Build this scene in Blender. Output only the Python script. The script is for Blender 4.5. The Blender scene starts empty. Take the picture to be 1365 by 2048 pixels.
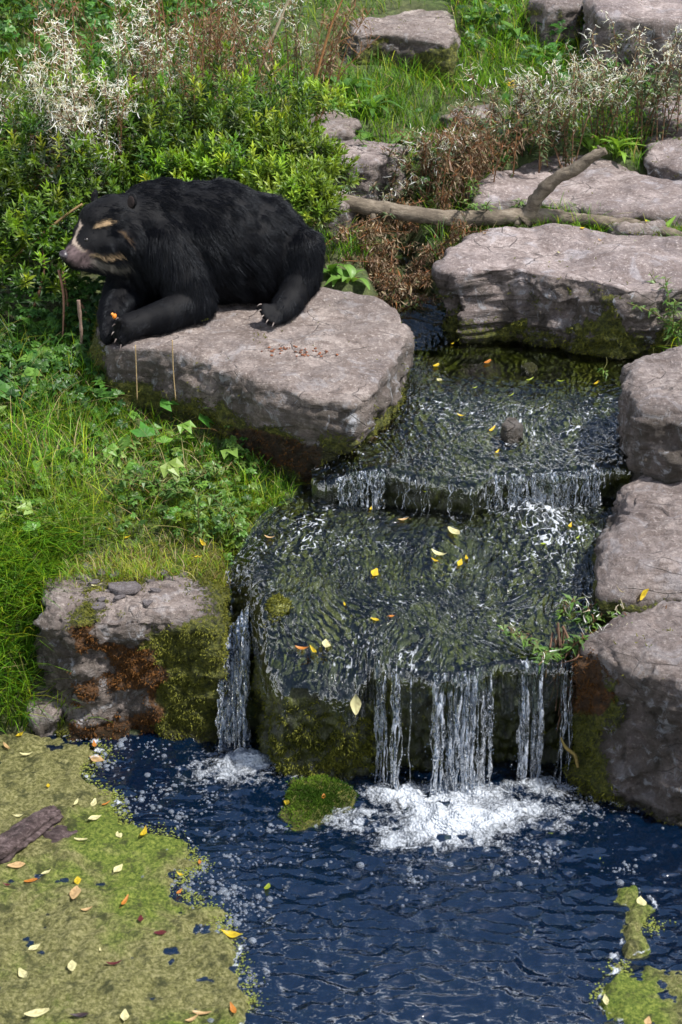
import bpy, math, random
import numpy as np
from mathutils import Vector, Matrix

# ------------------------------------------------------------------ camera, sky, sun, exposure
SC = bpy.context.scene
COL = SC.collection
CAM_H, PITCH, VFOV = 4.3, math.radians(24.0), math.radians(32.0)
cam_data = bpy.data.cameras.new('camera')
cam = bpy.data.objects.new('camera', cam_data)
COL.objects.link(cam)
cam.location = (0, 0, CAM_H)
cam.rotation_euler = (math.pi / 2 - PITCH, 0, 0)
cam_data.sensor_fit = 'VERTICAL'
cam_data.sensor_height = 36.0
cam_data.lens = 18.0 / math.tan(VFOV / 2)
cam_data.clip_start = 0.1
cam_data.clip_end = 2000
cam_data.dof.use_dof = True
cam_data.dof.focus_distance = 9.5
cam_data.dof.aperture_fstop = 4.5
SC.camera = cam

SUN_EL, SUN_AZ = math.radians(58), math.radians(112)      # azimuth from +Y towards +X
world = bpy.data.worlds.new('World')
SC.world = world
world.use_nodes = True
wn = world.node_tree
wn.nodes.clear()
_out = wn.nodes.new('ShaderNodeOutputWorld')
_bg = wn.nodes.new('ShaderNodeBackground')
_sky = wn.nodes.new('ShaderNodeTexSky')
_sky.sky_type = 'NISHITA'
_sky.sun_disc = False
_sky.ozone_density = 3.0
_sky.dust_density = 0.6
_sky.sun_elevation = SUN_EL
_sky.sun_rotation = SUN_AZ
_tc = wn.nodes.new('ShaderNodeTexCoord')
_mp = wn.nodes.new('ShaderNodeMapping')
_mp.inputs['Scale'].default_value = (1.0, 1.0, 2.2)
_ns = wn.nodes.new('ShaderNodeTexNoise')
_ns.inputs['Scale'].default_value = 2.6
_ns.inputs['Detail'].default_value = 6
_ns.inputs['Roughness'].default_value = 0.58
_rp = wn.nodes.new('ShaderNodeValToRGB')
_rp.color_ramp.elements[0].position = 0.24
_rp.color_ramp.elements[1].position = 0.39
_mx = wn.nodes.new('ShaderNodeMix')
_mx.data_type = 'RGBA'
_mx.inputs['B'].default_value = (24.0, 24.6, 25.6, 1)       # sunlit broken cloud, in the sky texture's own units
wn.links.new(_tc.outputs['Generated'], _mp.inputs['Vector'])
wn.links.new(_mp.outputs['Vector'], _ns.inputs['Vector'])
_sx = wn.nodes.new('ShaderNodeSeparateXYZ')
wn.links.new(_tc.outputs['Generated'], _sx.inputs[0])
_ma = wn.nodes.new('ShaderNodeMath')                     # cloud banks thicken towards the horizon
_ma.operation = 'MULTIPLY_ADD'
_ma.inputs[1].default_value = -0.50
wn.links.new(_sx.outputs['Z'], _ma.inputs[0])
wn.links.new(_ns.outputs['Fac'], _ma.inputs[2])
wn.links.new(_ma.outputs[0], _rp.inputs['Fac'])
wn.links.new(_rp.outputs['Color'], _mx.inputs['Factor'])
wn.links.new(_sky.outputs['Color'], _mx.inputs['A'])
wn.links.new(_mx.outputs['Result'], _bg.inputs['Color'])
wn.links.new(_bg.outputs['Background'], _out.inputs['Surface'])
_bg.inputs['Strength'].default_value = 0.075

sun_data = bpy.data.lights.new('sun', 'SUN')
sun_data.energy = 5.0
sun_data.angle = math.radians(4.0)
sun_data.color = (1.0, 0.96, 0.90)
sun = bpy.data.objects.new('sun', sun_data)
COL.objects.link(sun)
_sd = Vector((math.sin(SUN_AZ) * math.cos(SUN_EL), math.cos(SUN_AZ) * math.cos(SUN_EL), math.sin(SUN_EL)))
sun.rotation_euler = _sd.to_track_quat('Z', 'Y').to_euler()
sun.location = (6, 9, 12)

SC.view_settings.view_transform = 'Standard'
SC.view_settings.look = 'None'
SC.view_settings.gamma = 1.0
SC.view_settings.exposure = 0.82
SC.render.engine = 'CYCLES'
SC.cycles.use_denoising = True
SC.cycles.max_bounces = 8
SC.cycles.transparent_max_bounces = 24
SC.cycles.caustics_reflective = False
SC.cycles.caustics_refractive = False
SC.cycles.sample_clamp_indirect = 5.0
SC.cycles.sample_clamp_direct = 6.0

# ------------------------------------------------------------------ photo pixel -> world
CX, CY, FPX = 682.5, 1024.0, 1024.0 / math.tan(VFOV / 2)
CP, SP = math.cos(PITCH), math.sin(PITCH)


def ray(px, py):
    a, b = (px - CX) / FPX, (py - CY) / FPX
    return np.array([a, CP - b * SP, -SP - b * CP])


def Pz(px, py, z):
    d = ray(px, py)
    t = (z - CAM_H) / d[2]
    return np.array([d[0] * t, d[1] * t, z])


def PY(px, py, Y):
    d = ray(px, py)
    t = Y / d[1]
    return np.array([d[0] * t, Y, CAM_H + d[2] * t])


def mpp(p):
    """metres per photo pixel at a world point"""
    return (p[1] * CP - (p[2] - CAM_H) * SP) / FPX


# ------------------------------------------------------------------ noise
def _hash(ix, iy, iz, seed):
    h = (ix.astype(np.int64) * 374761393 + iy.astype(np.int64) * 668265263 + iz.astype(np.int64) * 2147483647 + seed * 1274126177) & 0xFFFFFFFF
    h = ((h ^ (h >> 13)) * 1274126177) & 0xFFFFFFFF
    h = ((h ^ (h >> 16)) * 2246822519) & 0xFFFFFFFF
    return ((h ^ (h >> 15)) & 0xFFFFFF) / float(0xFFFFFF)


def vnoise(x, y, z, seed=0):
    x, y, z = np.broadcast_arrays(np.asarray(x, float), np.asarray(y, float), np.asarray(z, float))
    ix, iy, iz = np.floor(x), np.floor(y), np.floor(z)
    fx, fy, fz = x - ix, y - iy, z - iz
    u, v, w = (f * f * f * (f * (f * 6 - 15) + 10) for f in (fx, fy, fz))
    ix, iy, iz = ix.astype(np.int64), iy.astype(np.int64), iz.astype(np.int64)
    r = 0
    for a in (0, 1):
        for b in (0, 1):
            for c in (0, 1):
                r = r + _hash(ix + a, iy + b, iz + c, seed) * (u if a else 1 - u) * (v if b else 1 - v) * (w if c else 1 - w)
    return r * 2 - 1


def fbm(x, y, z, octaves=4, seed=0, gain=0.5, lac=2.03):
    r, amp = 0, 1.0
    for k in range(octaves):
        r = r + amp * vnoise(x + 13.7 * k, y - 7.1 * k, z + 3.3 * k, seed + k)
        x, y, z = x * lac, y * lac, z * lac
        amp *= gain
    return r


def sstep(a, b, x):
    t = np.clip((x - a) / (b - a), 0, 1)
    return t * t * (3 - 2 * t)


# ------------------------------------------------------------------ mesh helpers
def tag(o, label=None, cat=None, group=None, kind=None):
    if label: o['label'] = label
    if cat: o['category'] = cat
    if group: o['group'] = group
    if kind: o['kind'] = kind
    return o


def empty(name, loc=(0, 0, 0), rz=0.0):
    o = bpy.data.objects.new(name, None)
    o.empty_display_size = 0.1
    COL.objects.link(o)
    o.location = loc
    o.rotation_euler = (0, 0, rz)
    return o


def make_mesh(name, V, faces, mat, attrs=None, smooth=True):
    """faces: list of int arrays (m, k)"""
    V = np.asarray(V, np.float32)
    me = bpy.data.meshes.new(name)
    me.vertices.add(len(V))
    me.vertices.foreach_set('co', V.ravel())
    faces = [np.asarray(f, np.int32) for f in (faces if isinstance(faces, list) else [faces]) if len(f)]
    nl = sum(f.size for f in faces)
    npoly = sum(len(f) for f in faces)
    me.loops.add(nl)
    me.polygons.add(npoly)
    me.loops.foreach_set('vertex_index', np.concatenate([f.ravel() for f in faces]))
    tot = np.concatenate([np.full(len(f), f.shape[1], np.int32) for f in faces])
    start = np.concatenate([[0], np.cumsum(tot)[:-1]]).astype(np.int32)
    me.polygons.foreach_set('loop_start', start)
    me.polygons.foreach_set('loop_total', tot)
    me.polygons.foreach_set('use_smooth', np.full(npoly, smooth, bool))
    for k, a in (attrs or {}).items():
        a = np.asarray(a, np.float32)
        if a.ndim == 1:
            at = me.attributes.new(k, 'FLOAT', 'POINT')
            at.data.foreach_set('value', a)
        else:
            at = me.attributes.new(k, 'FLOAT_COLOR', 'POINT')
            if a.shape[1] == 3:
                a = np.concatenate([a, np.ones((len(a), 1), np.float32)], 1)
            at.data.foreach_set('color', a.ravel())
    me.update(calc_edges=True)
    me.validate()
    if mat:
        me.materials.append(mat)
    return me


def obj(name, me, parent=None, loc=(0, 0, 0)):
    o = bpy.data.objects.new(name, me)
    COL.objects.link(o)
    o.location = loc
    if parent is not None:
        o.parent = parent
    return o


def vnormals(V, F):
    F = np.asarray(F)
    a, b = V[F[:, 2]] - V[F[:, 0]], V[F[:, 3 if F.shape[1] == 4 else 1]] - V[F[:, 1 if F.shape[1] == 4 else 0]]
    n = np.cross(a, b)
    N = np.zeros_like(V)
    for k in range(F.shape[1]):
        np.add.at(N, F[:, k], n)
    return N / np.maximum(np.linalg.norm(N, axis=1, keepdims=True), 1e-9)


def grid_faces(nu, nv, wrap_u=False):
    """vertex index = v * nu + u"""
    U = np.arange(nu if wrap_u else nu - 1)
    Vv = np.arange(nv - 1)
    u, v = np.meshgrid(U, Vv)
    u, v = u.ravel(), v.ravel()
    u2 = (u + 1) % nu
    return np.stack([v * nu + u, v * nu + u2, (v + 1) * nu + u2, (v + 1) * nu + u], 1)


def norm(v):
    v = np.asarray(v, float)
    return v / np.maximum(np.linalg.norm(v, axis=-1, keepdims=True), 1e-9)


def tube(path, radii, ns=8, cap=True, wob=0.0, seed=0):
    """returns V, [quads, tris] of a swept tube"""
    path = np.asarray(path, float)
    n = len(path)
    radii = np.broadcast_to(np.asarray(radii, float), (n,))
    T = np.gradient(path, axis=0)
    T = norm(T)
    ref = np.array([0.0, 0, 1]) if abs(T[0][2]) < 0.9 else np.array([1.0, 0, 0])
    A = norm(np.cross(T, ref))
    B = norm(np.cross(T, A))
    th = np.linspace(0, 2 * np.pi, ns, endpoint=False)
    ring = np.cos(th)[None, :, None] * A[:, None] + np.sin(th)[None, :, None] * B[:, None]
    V = (path[:, None] + ring * radii[:, None, None]).reshape(-1, 3)
    if wob:
        nn = ring.reshape(-1, 3)
        V = V + nn * (wob * fbm(V[:, 0] * 22, V[:, 1] * 22, V[:, 2] * 22, 3, seed))[:, None]
    Q = grid_faces(ns, n, True)
    fs = [Q]
    if cap:
        V = np.concatenate([V, [path[0], path[-1]]])
        i = np.arange(ns)
        fs.append(np.stack([np.full(ns, n * ns), (i + 1) % ns, i], 1))
        fs.append(np.stack([np.full(ns, n * ns + 1), (n - 1) * ns + i, (n - 1) * ns + (i + 1) % ns], 1))
    return V, fs


class Build:
    """collects pieces of one part"""
    def __init__(s):
        s.V, s.F, s.C, s.n = [], {3: [], 4: []}, [], 0

    def add(s, V, faces, col=None):
        V = np.asarray(V, float)
        for f in faces if isinstance(faces, list) else [faces]:
            if len(f):
                s.F[np.asarray(f).shape[1]].append(np.asarray(f) + s.n)
        s.V.append(V)
        c = np.ones((len(V), 3)) if col is None else np.broadcast_to(np.asarray(col, float), (len(V), 3))
        s.C.append(c)
        s.n += len(V)

    def mesh(s, name, mat, smooth=True):
        fs = [np.concatenate(s.F[k]) for k in (3, 4) if s.F[k]]
        return make_mesh(name, np.concatenate(s.V), fs, mat, {'col': np.concatenate(s.C)}, smooth)


def catmull(pts, n):
    pts = np.asarray(pts, float)
    t = np.linspace(0, len(pts) - 1, n)
    i = np.clip(t.astype(int), 0, len(pts) - 2)
    f = (t - i)[:, None]
    p0, p1, p2, p3 = pts[np.maximum(i - 1, 0)], pts[i], pts[i + 1], pts[np.minimum(i + 2, len(pts) - 1)]
    return 0.5 * (2 * p1 + (p2 - p0) * f + (2 * p0 - 5 * p1 + 4 * p2 - p3) * f ** 2 + (3 * p1 - p0 - 3 * p2 + p3) * f ** 3)


# ------------------------------------------------------------------ node materials
class NT:
    def __init__(s, name):
        s.m = bpy.data.materials.new(name)
        s.m.use_nodes = True
        s.t = s.m.node_tree
        s.t.nodes.clear()
        s.out = s.t.nodes.new('ShaderNodeOutputMaterial')

    def n(s, typ, **kw):
        nd = s.t.nodes.new('ShaderNode' + typ)
        for k, v in kw.items():
            if hasattr(nd, k) and k not in nd.inputs:
                setattr(nd, k, v)
            else:
                s.set(nd.inputs[k.replace('_', ' ')] if k.replace('_', ' ') in nd.inputs else nd.inputs[k], v)
        return nd

    def set(s, sock, v):
        if isinstance(v, bpy.types.NodeSocket):
            s.t.links.new(v, sock)
        elif isinstance(v, (tuple, list)) and len(v) == 3 and sock.type == 'RGBA':
            sock.default_value = (*v, 1)
        else:
            sock.default_value = v

    def mix(s, f, a, b, blend='MIX'):
        nd = s.t.nodes.new('ShaderNodeMix')
        nd.data_type = 'RGBA'
        nd.blend_type = blend
        s.set(nd.inputs['Factor'], f)
        for k, v in (('A', a), ('B', b)):
            s.set(nd.inputs[6 if k == 'A' else 7], v)
        return nd.outputs[2]

    def math(s, op, a, b=0.0, c=0.0):
        nd = s.t.nodes.new('ShaderNodeMath')
        nd.operation = op
        for k, v in enumerate((a, b, c)):
            s.set(nd.inputs[k], v)
        return nd.outputs[0]

    def ramp(s, f, stops):
        nd = s.t.nodes.new('ShaderNodeValToRGB')
        cr = nd.color_ramp
        while len(cr.elements) < len(stops):
            cr.elements.new(0.5)
        for e, (p, c) in zip(cr.elements, stops):
            e.position = p
            e.color = (*c, 1) if isinstance(c, (tuple, list)) else (c, c, c, 1)
        s.set(nd.inputs['Fac'], f)
        return nd.outputs['Color']

    def coord(s, scale=(1, 1, 1), kind='Object', rot=(0, 0, 0)):
        tc = s.n('TexCoord')
        mp = s.n('Mapping')
        mp.inputs['Scale'].default_value = scale
        mp.inputs['Rotation'].default_value = rot
        s.t.links.new(tc.outputs[kind], mp.inputs['Vector'])
        return mp.outputs['Vector']

    def noise(s, vec, scale, detail=4, rough=0.55, dist=0.0):
        nd = s.n('TexNoise')
        s.set(nd.inputs['Vector'], vec)
        nd.inputs['Scale'].default_value = scale
        nd.inputs['Detail'].default_value = detail
        nd.inputs['Roughness'].default_value = rough
        nd.inputs['Distortion'].default_value = dist
        return nd.outputs['Fac']

    def attr(s, name, which='Fac'):
        nd = s.n('Attribute')
        nd.attribute_name = name
        return nd.outputs[which]

    def bump(s, h, strength=0.5, dist=0.01, normal=None):
        nd = s.n('Bump')
        s.set(nd.inputs['Height'], h)
        nd.inputs['Strength'].default_value = strength
        nd.inputs['Distance'].default_value = dist
        if normal is not None:
            s.set(nd.inputs['Normal'], normal)
        return nd.outputs['Normal']

    def principled(s, **kw):
        nd = s.n('BsdfPrincipled')
        for k, v in kw.items():
            s.set(nd.inputs[k.replace('_', ' ')], v)
        return nd.outputs[0]

    def done(s, shader, disp=None):
        s.t.links.new(shader, s.out.inputs['Surface'])
        return s.m


def mat_rock(name, tint=(1, 1, 1), lich=1.0, scale=1.0):
    g = NT(name)
    v = g.coord((scale,) * 3)
    vs = g.coord((scale, scale * 1.0, scale * 4.5), rot=(0.12, 0.08, 0))
    a = g.noise(v, 3.1, 6, 0.62)
    b = g.noise(vs, 9.0, 8, 0.65, 0.4)
    c = g.noise(v, 46.0, 6, 0.78)
    d = g.noise(v, 95.0, 4, 0.7)
    base = g.ramp(a, [(0.30, (0.105, 0.090, 0.092)), (0.45, (0.205, 0.178, 0.170)), (0.58, (0.300, 0.262, 0.245)), (0.72, (0.40, 0.365, 0.345))])
    base = g.mix(g.ramp(b, [(0.40, 0.0), (0.60, 0.85)]), base, (0.135, 0.108, 0.098))
    base = g.mix(g.ramp(c, [(0.54, 0.0), (0.66, 0.75)]), base, (0.46, 0.425, 0.40))
    base = g.mix(g.ramp(c, [(0.33, 0.85), (0.46, 0.0)]), base, (0.075, 0.063, 0.060))
    base = g.mix(g.math('MULTIPLY', g.ramp(g.noise(v, 5.5, 5, 0.7, 0.8), [(0.56, 0.0), (0.64, 1.0)]), 0.35 * lich), base, (0.36, 0.37, 0.40))
    base = g.mix(g.ramp(d, [(0.57, 0.0), (0.68, 0.7)]), base, (0.10, 0.09, 0.085))
    base = g.mix(0.75, base, tint, 'MULTIPLY')
    # cracks
    vo = g.n('TexVoronoi', feature='DISTANCE_TO_EDGE')
    g.set(vo.inputs['Vector'], g.coord((2.2 * scale, 3.2 * scale, 7 * scale), rot=(0.2, 0.1, 0.4)))
    vo.inputs['Scale'].default_value = 1.6
    crack = g.ramp(vo.outputs['Distance'], [(0.0, 1.0), (0.018, 0.0)])
    crack = g.math('MULTIPLY', crack, g.ramp(a, [(0.45, 0.0), (0.6, 0.7)]))
    base = g.mix(crack, base, (0.06, 0.05, 0.05))
    # stained and weathered flanks, rust-brown algae film
    side = g.attr('side')
    st = g.math('MULTIPLY', side, g.ramp(g.noise(g.coord((1, 1, 0.55)), 6.5, 5, 0.65), [(0.36, 0.25), (0.60, 0.92)]))
    base = g.mix(st, base, (0.044, 0.036, 0.028))
    pal_ = g.math('MULTIPLY', side, g.ramp(g.noise(g.coord((1.2, 1.2, 1)), 9.0, 6, 0.7, 1.0), [(0.55, 0.0), (0.66, 0.8)]))
    base = g.mix(pal_, base, (0.30, 0.31, 0.335))
    # moss
    mo = g.attr('moss')
    mn = g.noise(v, 46.0, 5, 0.7)
    mm = g.math('ADD', mo, g.math('MULTIPLY', g.math('SUBTRACT', mn, 0.5), 1.5))
    mf = g.ramp(mm, [(0.45, 0.0), (0.56, 1.0)])
    mcol = g.ramp(g.noise(v, 34.0, 5, 0.7), [(0.32, (0.018, 0.022, 0.005)), (0.5, (0.080, 0.090, 0.014)), (0.66, (0.20, 0.195, 0.035))])
    ru = g.attr('rust')
    mcol = g.mix(g.ramp(ru, [(0.35, 0.0), (0.6, 1.0)]), mcol, g.ramp(g.noise(v, 30.0, 4, 0.6), [(0.35, (0.035, 0.020, 0.010)), (0.55, (0.095, 0.045, 0.016)), (0.72, (0.19, 0.085, 0.028))]))
    base = g.mix(mf, base, mcol)
    # wet foot of the rock
    wet = g.math('MULTIPLY', g.attr('wet'), 1.0)
    wf = g.ramp(g.math('ADD', wet, g.math('MULTIPLY', g.math('SUBTRACT', a, 0.5), 0.5)), [(0.35, 0.0), (0.65, 1.0)])
    base = g.mix(g.math('MULTIPLY', wf, 0.72), base, (0.022, 0.020, 0.014))
    h = g.math('ADD', g.math('MULTIPLY', b, 0.6), g.math('ADD', g.math('MULTIPLY', c, 0.55), g.math('MULTIPLY', d, 0.25)))
    h = g.math('SUBTRACT', h, g.math('MULTIPLY', crack, 0.5))
    h = g.math('ADD', h, g.math('MULTIPLY', g.math('MULTIPLY', mf, mn), 1.2))
    nm = g.bump(h, 1.0, 0.032)
    ro = g.mix(wf, (0.82,) * 3, (0.3,) * 3)
    return g.done(g.principled(Base_Color=base, Roughness=ro, Normal=nm, Specular_IOR_Level=0.35))


def mat_leaf(name, trans=0.35, rough=0.45, spec=0.4, noise_amt=0.5):
    g = NT(name)
    c = g.attr('col', 'Color')
    v = g.coord()
    n = g.noise(v, 60.0, 3, 0.6)
    c2 = g.mix(g.math('MULTIPLY', n, noise_amt), c, g.mix(1.0, c, (0.55, 0.6, 0.5), 'MULTIPLY'))
    p = g.principled(Base_Color=c2, Roughness=rough, Specular_IOR_Level=spec)
    t = g.n('BsdfTranslucent')
    g.set(t.inputs['Color'], g.mix(1.0, c2, (1.25, 1.2, 0.6), 'MULTIPLY'))
    m = g.n('MixShader')
    m.inputs[0].default_value = trans
    g.t.links.new(p, m.inputs[1])
    g.t.links.new(t.outputs[0], m.inputs[2])
    return g.done(m.outputs[0])


def mat_attr(name, rough=0.7, spec=0.3, bump=0.0, bscale=60.0):
    g = NT(name)
    c = g.attr('col', 'Color')
    v = g.coord()
    n = g.noise(v, bscale, 5, 0.65)
    c = g.mix(g.ramp(n, [(0.35, 0.55), (0.6, 0.0)]), c, g.mix(1.0, c, (0.35, 0.32, 0.3), 'MULTIPLY'))
    kw = dict(Base_Color=c, Roughness=rough, Specular_IOR_Level=spec)
    if bump:
        kw['Normal'] = g.bump(n, bump, 0.01)
    return g.done(g.principled(**kw))


def mat_water(name, tint, bscale, bstr, ior=1.38, stretch=(1, 1, 1), white=0.0, rough=0.03, body=None, sky_blue_f=0.0, bdist=0.012):
    g = NT(name)
    v = g.coord(stretch)
    h = g.noise(v, bscale, 1.0, 0.5, 1.0)
    calm = g.attr('calm')
    nd = g.n('Bump')
    g.set(nd.inputs['Height'], h)
    g.set(nd.inputs['Strength'], g.math('MULTIPLY', g.math('SUBTRACT', 1.0, g.math('MULTIPLY', calm, 0.88)), bstr))
    nd.inputs['Distance'].default_value = bdist
    nm = nd.outputs['Normal']
    fr = g.n('Fresnel')
    fr.inputs['IOR'].default_value = ior
    g.set(fr.inputs['Normal'], nm)
    tr = g.n('BsdfTransparent')
    g.set(tr.inputs['Color'], tint)
    gl = g.n('BsdfGlossy')
    gl.inputs['Roughness'].default_value = rough
    g.set(gl.inputs['Normal'], nm)
    under = tr.outputs[0]
    if body is not None:  # diffuse colour under the gloss, painting in reflected sky
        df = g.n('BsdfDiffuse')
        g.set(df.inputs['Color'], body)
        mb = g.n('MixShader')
        mb.inputs[0].default_value = sky_blue_f
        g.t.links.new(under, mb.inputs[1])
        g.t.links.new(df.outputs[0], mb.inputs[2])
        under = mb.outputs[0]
    m = g.n('MixShader')
    g.set(m.inputs[0], fr.outputs[0])
    g.t.links.new(under, m.inputs[1])
    g.t.links.new(gl.outputs[0], m.inputs[2])
    sh = m.outputs[0]
    # aerated white water, also painted sky sparkle on the ripple crests
    fo = g.attr('foam')
    fn = g.noise(g.coord((stretch[0] * 1.6, stretch[1], stretch[2])), 32.0, 4, 0.65, 0.6)
    ff = g.ramp(g.math('ADD', g.math('MULTIPLY', fo, 0.75), g.math('MULTIPLY', g.math('SUBTRACT', fn, 0.5), 1.1)), [(0.40, 0.0), (0.85, 0.7)])
    ff = g.math('MULTIPLY', ff, g.math('GREATER_THAN', fo, 0.02))
    wd = g.n('BsdfDiffuse')
    g.set(wd.inputs['Color'], (0.60, 0.64, 0.70))
    g.set(wd.inputs['Normal'], nm)
    m2 = g.n('MixShader')
    g.set(m2.inputs[0], ff)
    g.t.links.new(sh, m2.inputs[1])
    g.t.links.new(wd.outputs[0], m2.inputs[2])
    return g.done(m2.outputs[0])


M_ROCK = mat_rock('weathered_limestone', (1.00, 0.94, 0.90))
M_ROCK_PALE = mat_rock('pale_lilac_limestone', (1.16, 1.09, 1.11))
M_ROCK_DARK = mat_rock('dark_limestone', (0.80, 0.75, 0.75))
M_LEAF = mat_leaf('green_leaf')
M_GRASS = mat_leaf('grass_blade', 0.4, 0.5, 0.3, 0.25)
M_DRY = mat_leaf('dry_leaf', 0.2, 0.8, 0.1)
M_FLUFF = mat_leaf('seed_fluff', 0.45, 0.9, 0.05, 0.1)
M_STEM = mat_attr('plant_stem', 0.7, 0.2)
M_AUTUMN = mat_leaf('fallen_leaf', 0.25, 0.5, 0.4, 0.6)


# ------------------------------------------------------------------ terrain height
_GY = [-300, -60, -3, -1, 1.5, 2.6, 6.75, 7.1, 7.45, 8.0, 8.9, 9.5, 10, 11, 12, 13.2, 14, 16, 20, 40, 120, 600]
_GZ = [2.7, 2.7, 2.7, 2.4, 0.4, -0.45, -0.42, -0.03, 0.42, 0.66, 1.0, 1.17, 1.28, 1.46, 1.70, 2.03, 2.32, 3.0, 3.9, 5.5, 9, 14]


def Pplane(px, py, z0, Y0, s):
    d = ray(px, py)
    t = (z0 - s * Y0 - CAM_H) / (d[2] - s * d[1])
    return d * t + np.array([0, 0, CAM_H])


T1Z, T1Y, T1S = 0.62, 6.65, 0.105            # lower tier: height at the lip, lip distance, slope
T2Z, T2Y, T2S = 0.955, 8.08, 0.05            # upper tier


def px_line(pts, z0, Y0, s):
    return np.array([Pplane(a, b, z0, Y0, s) for a, b in pts])


_l1 = px_line([(640, 955), (600, 980), (515, 1030), (455, 1090), (425, 1160), (418, 1262)], T1Z, T1Y, T1S)
_r1 = px_line([(1260, 965), (1240, 1000), (1225, 1050), (1210, 1150), (1190, 1230), (1150, 1310), (1140, 1350)], T1Z, T1Y, T1S)
_lip1 = px_line([(410, 1190), (500, 1190), (508, 1225), (518, 1246), (535, 1266), (565, 1280), (640, 1284), (740, 1290), (790, 1316), (870, 1322), (960, 1316), (1010, 1304), (1060, 1300), (1110, 1298), (1150, 1294)], T1Z, T1Y, 0)
_lip2 = px_line([(560, 895), (610, 908), (650, 926), (700, 930), (770, 933), (860, 950), (955, 962), (990, 942), (1080, 937), (1180, 932), (1300, 922)], T2Z, T2Y, 0)


def xl1(Y): return np.interp(Y, _l1[::-1, 1], _l1[::-1, 0])
def xr1(Y): return np.interp(Y, _r1[::-1, 1], _r1[::-1, 0])
def yl1(x): return np.interp(x, _lip1[:, 0], _lip1[:, 1])
def yl2(x): return np.interp(x, _lip2[:, 0], _lip2[:, 1])


_knob = Pplane(553, 1192, T1Z + 0.05, T1Y, T1S)
_chan = px_line([(470, 1060), (466, 1120), (466, 1190)], T1Z, T1Y, 0)


def z1(x, Y):
    z = T1Z + T1S * (Y - T1Y)
    z = z - (0.02 + 0.085 * sstep(0.22, 0.0, x)) * np.clip(1 - (Y - yl1(x)) / 0.5, 0, 1) ** 2 * sstep(1.0, 0.3, Y - 6.6)
    z = z + 0.075 * np.exp(-((x - _knob[0]) ** 2 + (Y - _knob[1]) ** 2) / 0.095 ** 2)
    cx = np.interp(Y, _chan[::-1, 1], _chan[::-1, 0])
    z = z - 0.13 * np.exp(-((x - cx) / 0.085) ** 2) * sstep(0.5, 0.0, Y - 7.28)
    z = z + 0.035 * fbm(x * 2.3, Y * 2.3, 0, 2, 41)
    z = z - 0.085 * sstep(0.16, 0.0, x - xl1(Y)) * sstep(8.1, 7.7, Y)
    return z


def z2(x, Y):
    return T2Z - 0.10 * sstep(0.22, 0.0, x + 0.13) * sstep(8.6, 8.3, Y) + 0.065 * sstep(0.0, 1.15, Y - yl2(x)) + 0.012 * fbm(x * 3, Y * 3, 0, 2, 43) * sstep(1.3, 0.5, Y - 8.0)


_ch3 = np.array([Pz(838, 700, 1.04), Pz(838, 650, 1.10), Pz(822, 610, 1.14), Pz(800, 565, 1.18), Pz(775, 515, 1.25), Pz(765, 480, 1.3)])


def ground(x, y):
    x, y = np.asarray(x, float), np.asarray(y, float)
    z = np.interp(y, _GY, _GZ)
    # banks round the pool
    shore = sstep(3.4, 5.5, np.abs(x)) * 1.3 - 0.45
    z = np.where(y < 7.6, np.maximum(z, shore * sstep(7.6, 6.8, y) + z * sstep(6.8, 7.6, y)), z)
    n = 0.05 * fbm(x * 1.3, y * 1.3, 0, 4, 7) + 0.10 * fbm(x * 0.3, y * 0.3, 0, 2, 9) * sstep(11, 18, y)
    z = z + n * sstep(6.6, 7.6, y)
    z = z + sstep(0.9, 2.6, x) * sstep(9.6, 8.0, y) * sstep(6.9, 7.5, y) * 0.08
    z = z - 0.10 * np.exp(-((y - np.interp(x, [-1.4, -0.9, -0.4], [8.75, 8.6, 8.3])) / 0.28) ** 2) * sstep(-1.6, -1.2, x) * sstep(-0.1, -0.35, x)
    # stream course
    m = 0.04
    in1 = sstep(-0.10, 0.02, np.minimum(x - xl1(np.clip(y, 6.6, 8.3)), xr1(np.clip(y, 6.6, 8.3)) - x)) * sstep(8.45, 8.3, y) * sstep(6.3, 6.5, y)
    z = np.where(in1 > 0, np.minimum(z, z * (1 - in1) + (np.where(y > 7.15, 0.42, -0.4)) * in1), z)
    in2 = sstep(-0.08, 0.02, np.minimum(x - np.interp(y, [8.0, 8.35, 8.6], [-0.10, -0.16, -0.40]), 1.75 - x)) * sstep(10.05, 9.95, y) * sstep(8.0, 8.1, y)
    z = np.where(in2 > 0, np.minimum(z, z * (1 - in2) + 0.7 * in2), z)
    cx = np.interp(y, _ch3[:, 1], _ch3[:, 0])
    in3 = sstep(0.26, 0.12, np.abs(x - cx)) * sstep(9.4, 9.5, y) * sstep(11.4, 10.9, y)
    z = z - in3 * 0.22
    return z


def ghit(px, py, lift=0.0):
    d = ray(px, py)
    t = np.linspace(6.2, 40, 3400) / d[1]
    P = d[None] * t[:, None] + np.array([0, 0, CAM_H])
    g = ground(P[:, 0], P[:, 1]) + lift
    k = np.argmax(P[:, 2] <= g)
    p = P[k]
    return np.array([p[0], p[1], ground(p[0], p[1])])


def axis(dense_a, dense_b, step, far):
    c = list(np.arange(dense_a, dense_b + 1e-6, step))
    lo, hi, s = [], [], step
    a, b = dense_a, dense_b
    while b < far or a > -far:
        s *= 1.25
        a -= s
        b += s
        lo.append(a)
        hi.append(b)
    return np.array(lo[::-1] + c + hi)


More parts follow.
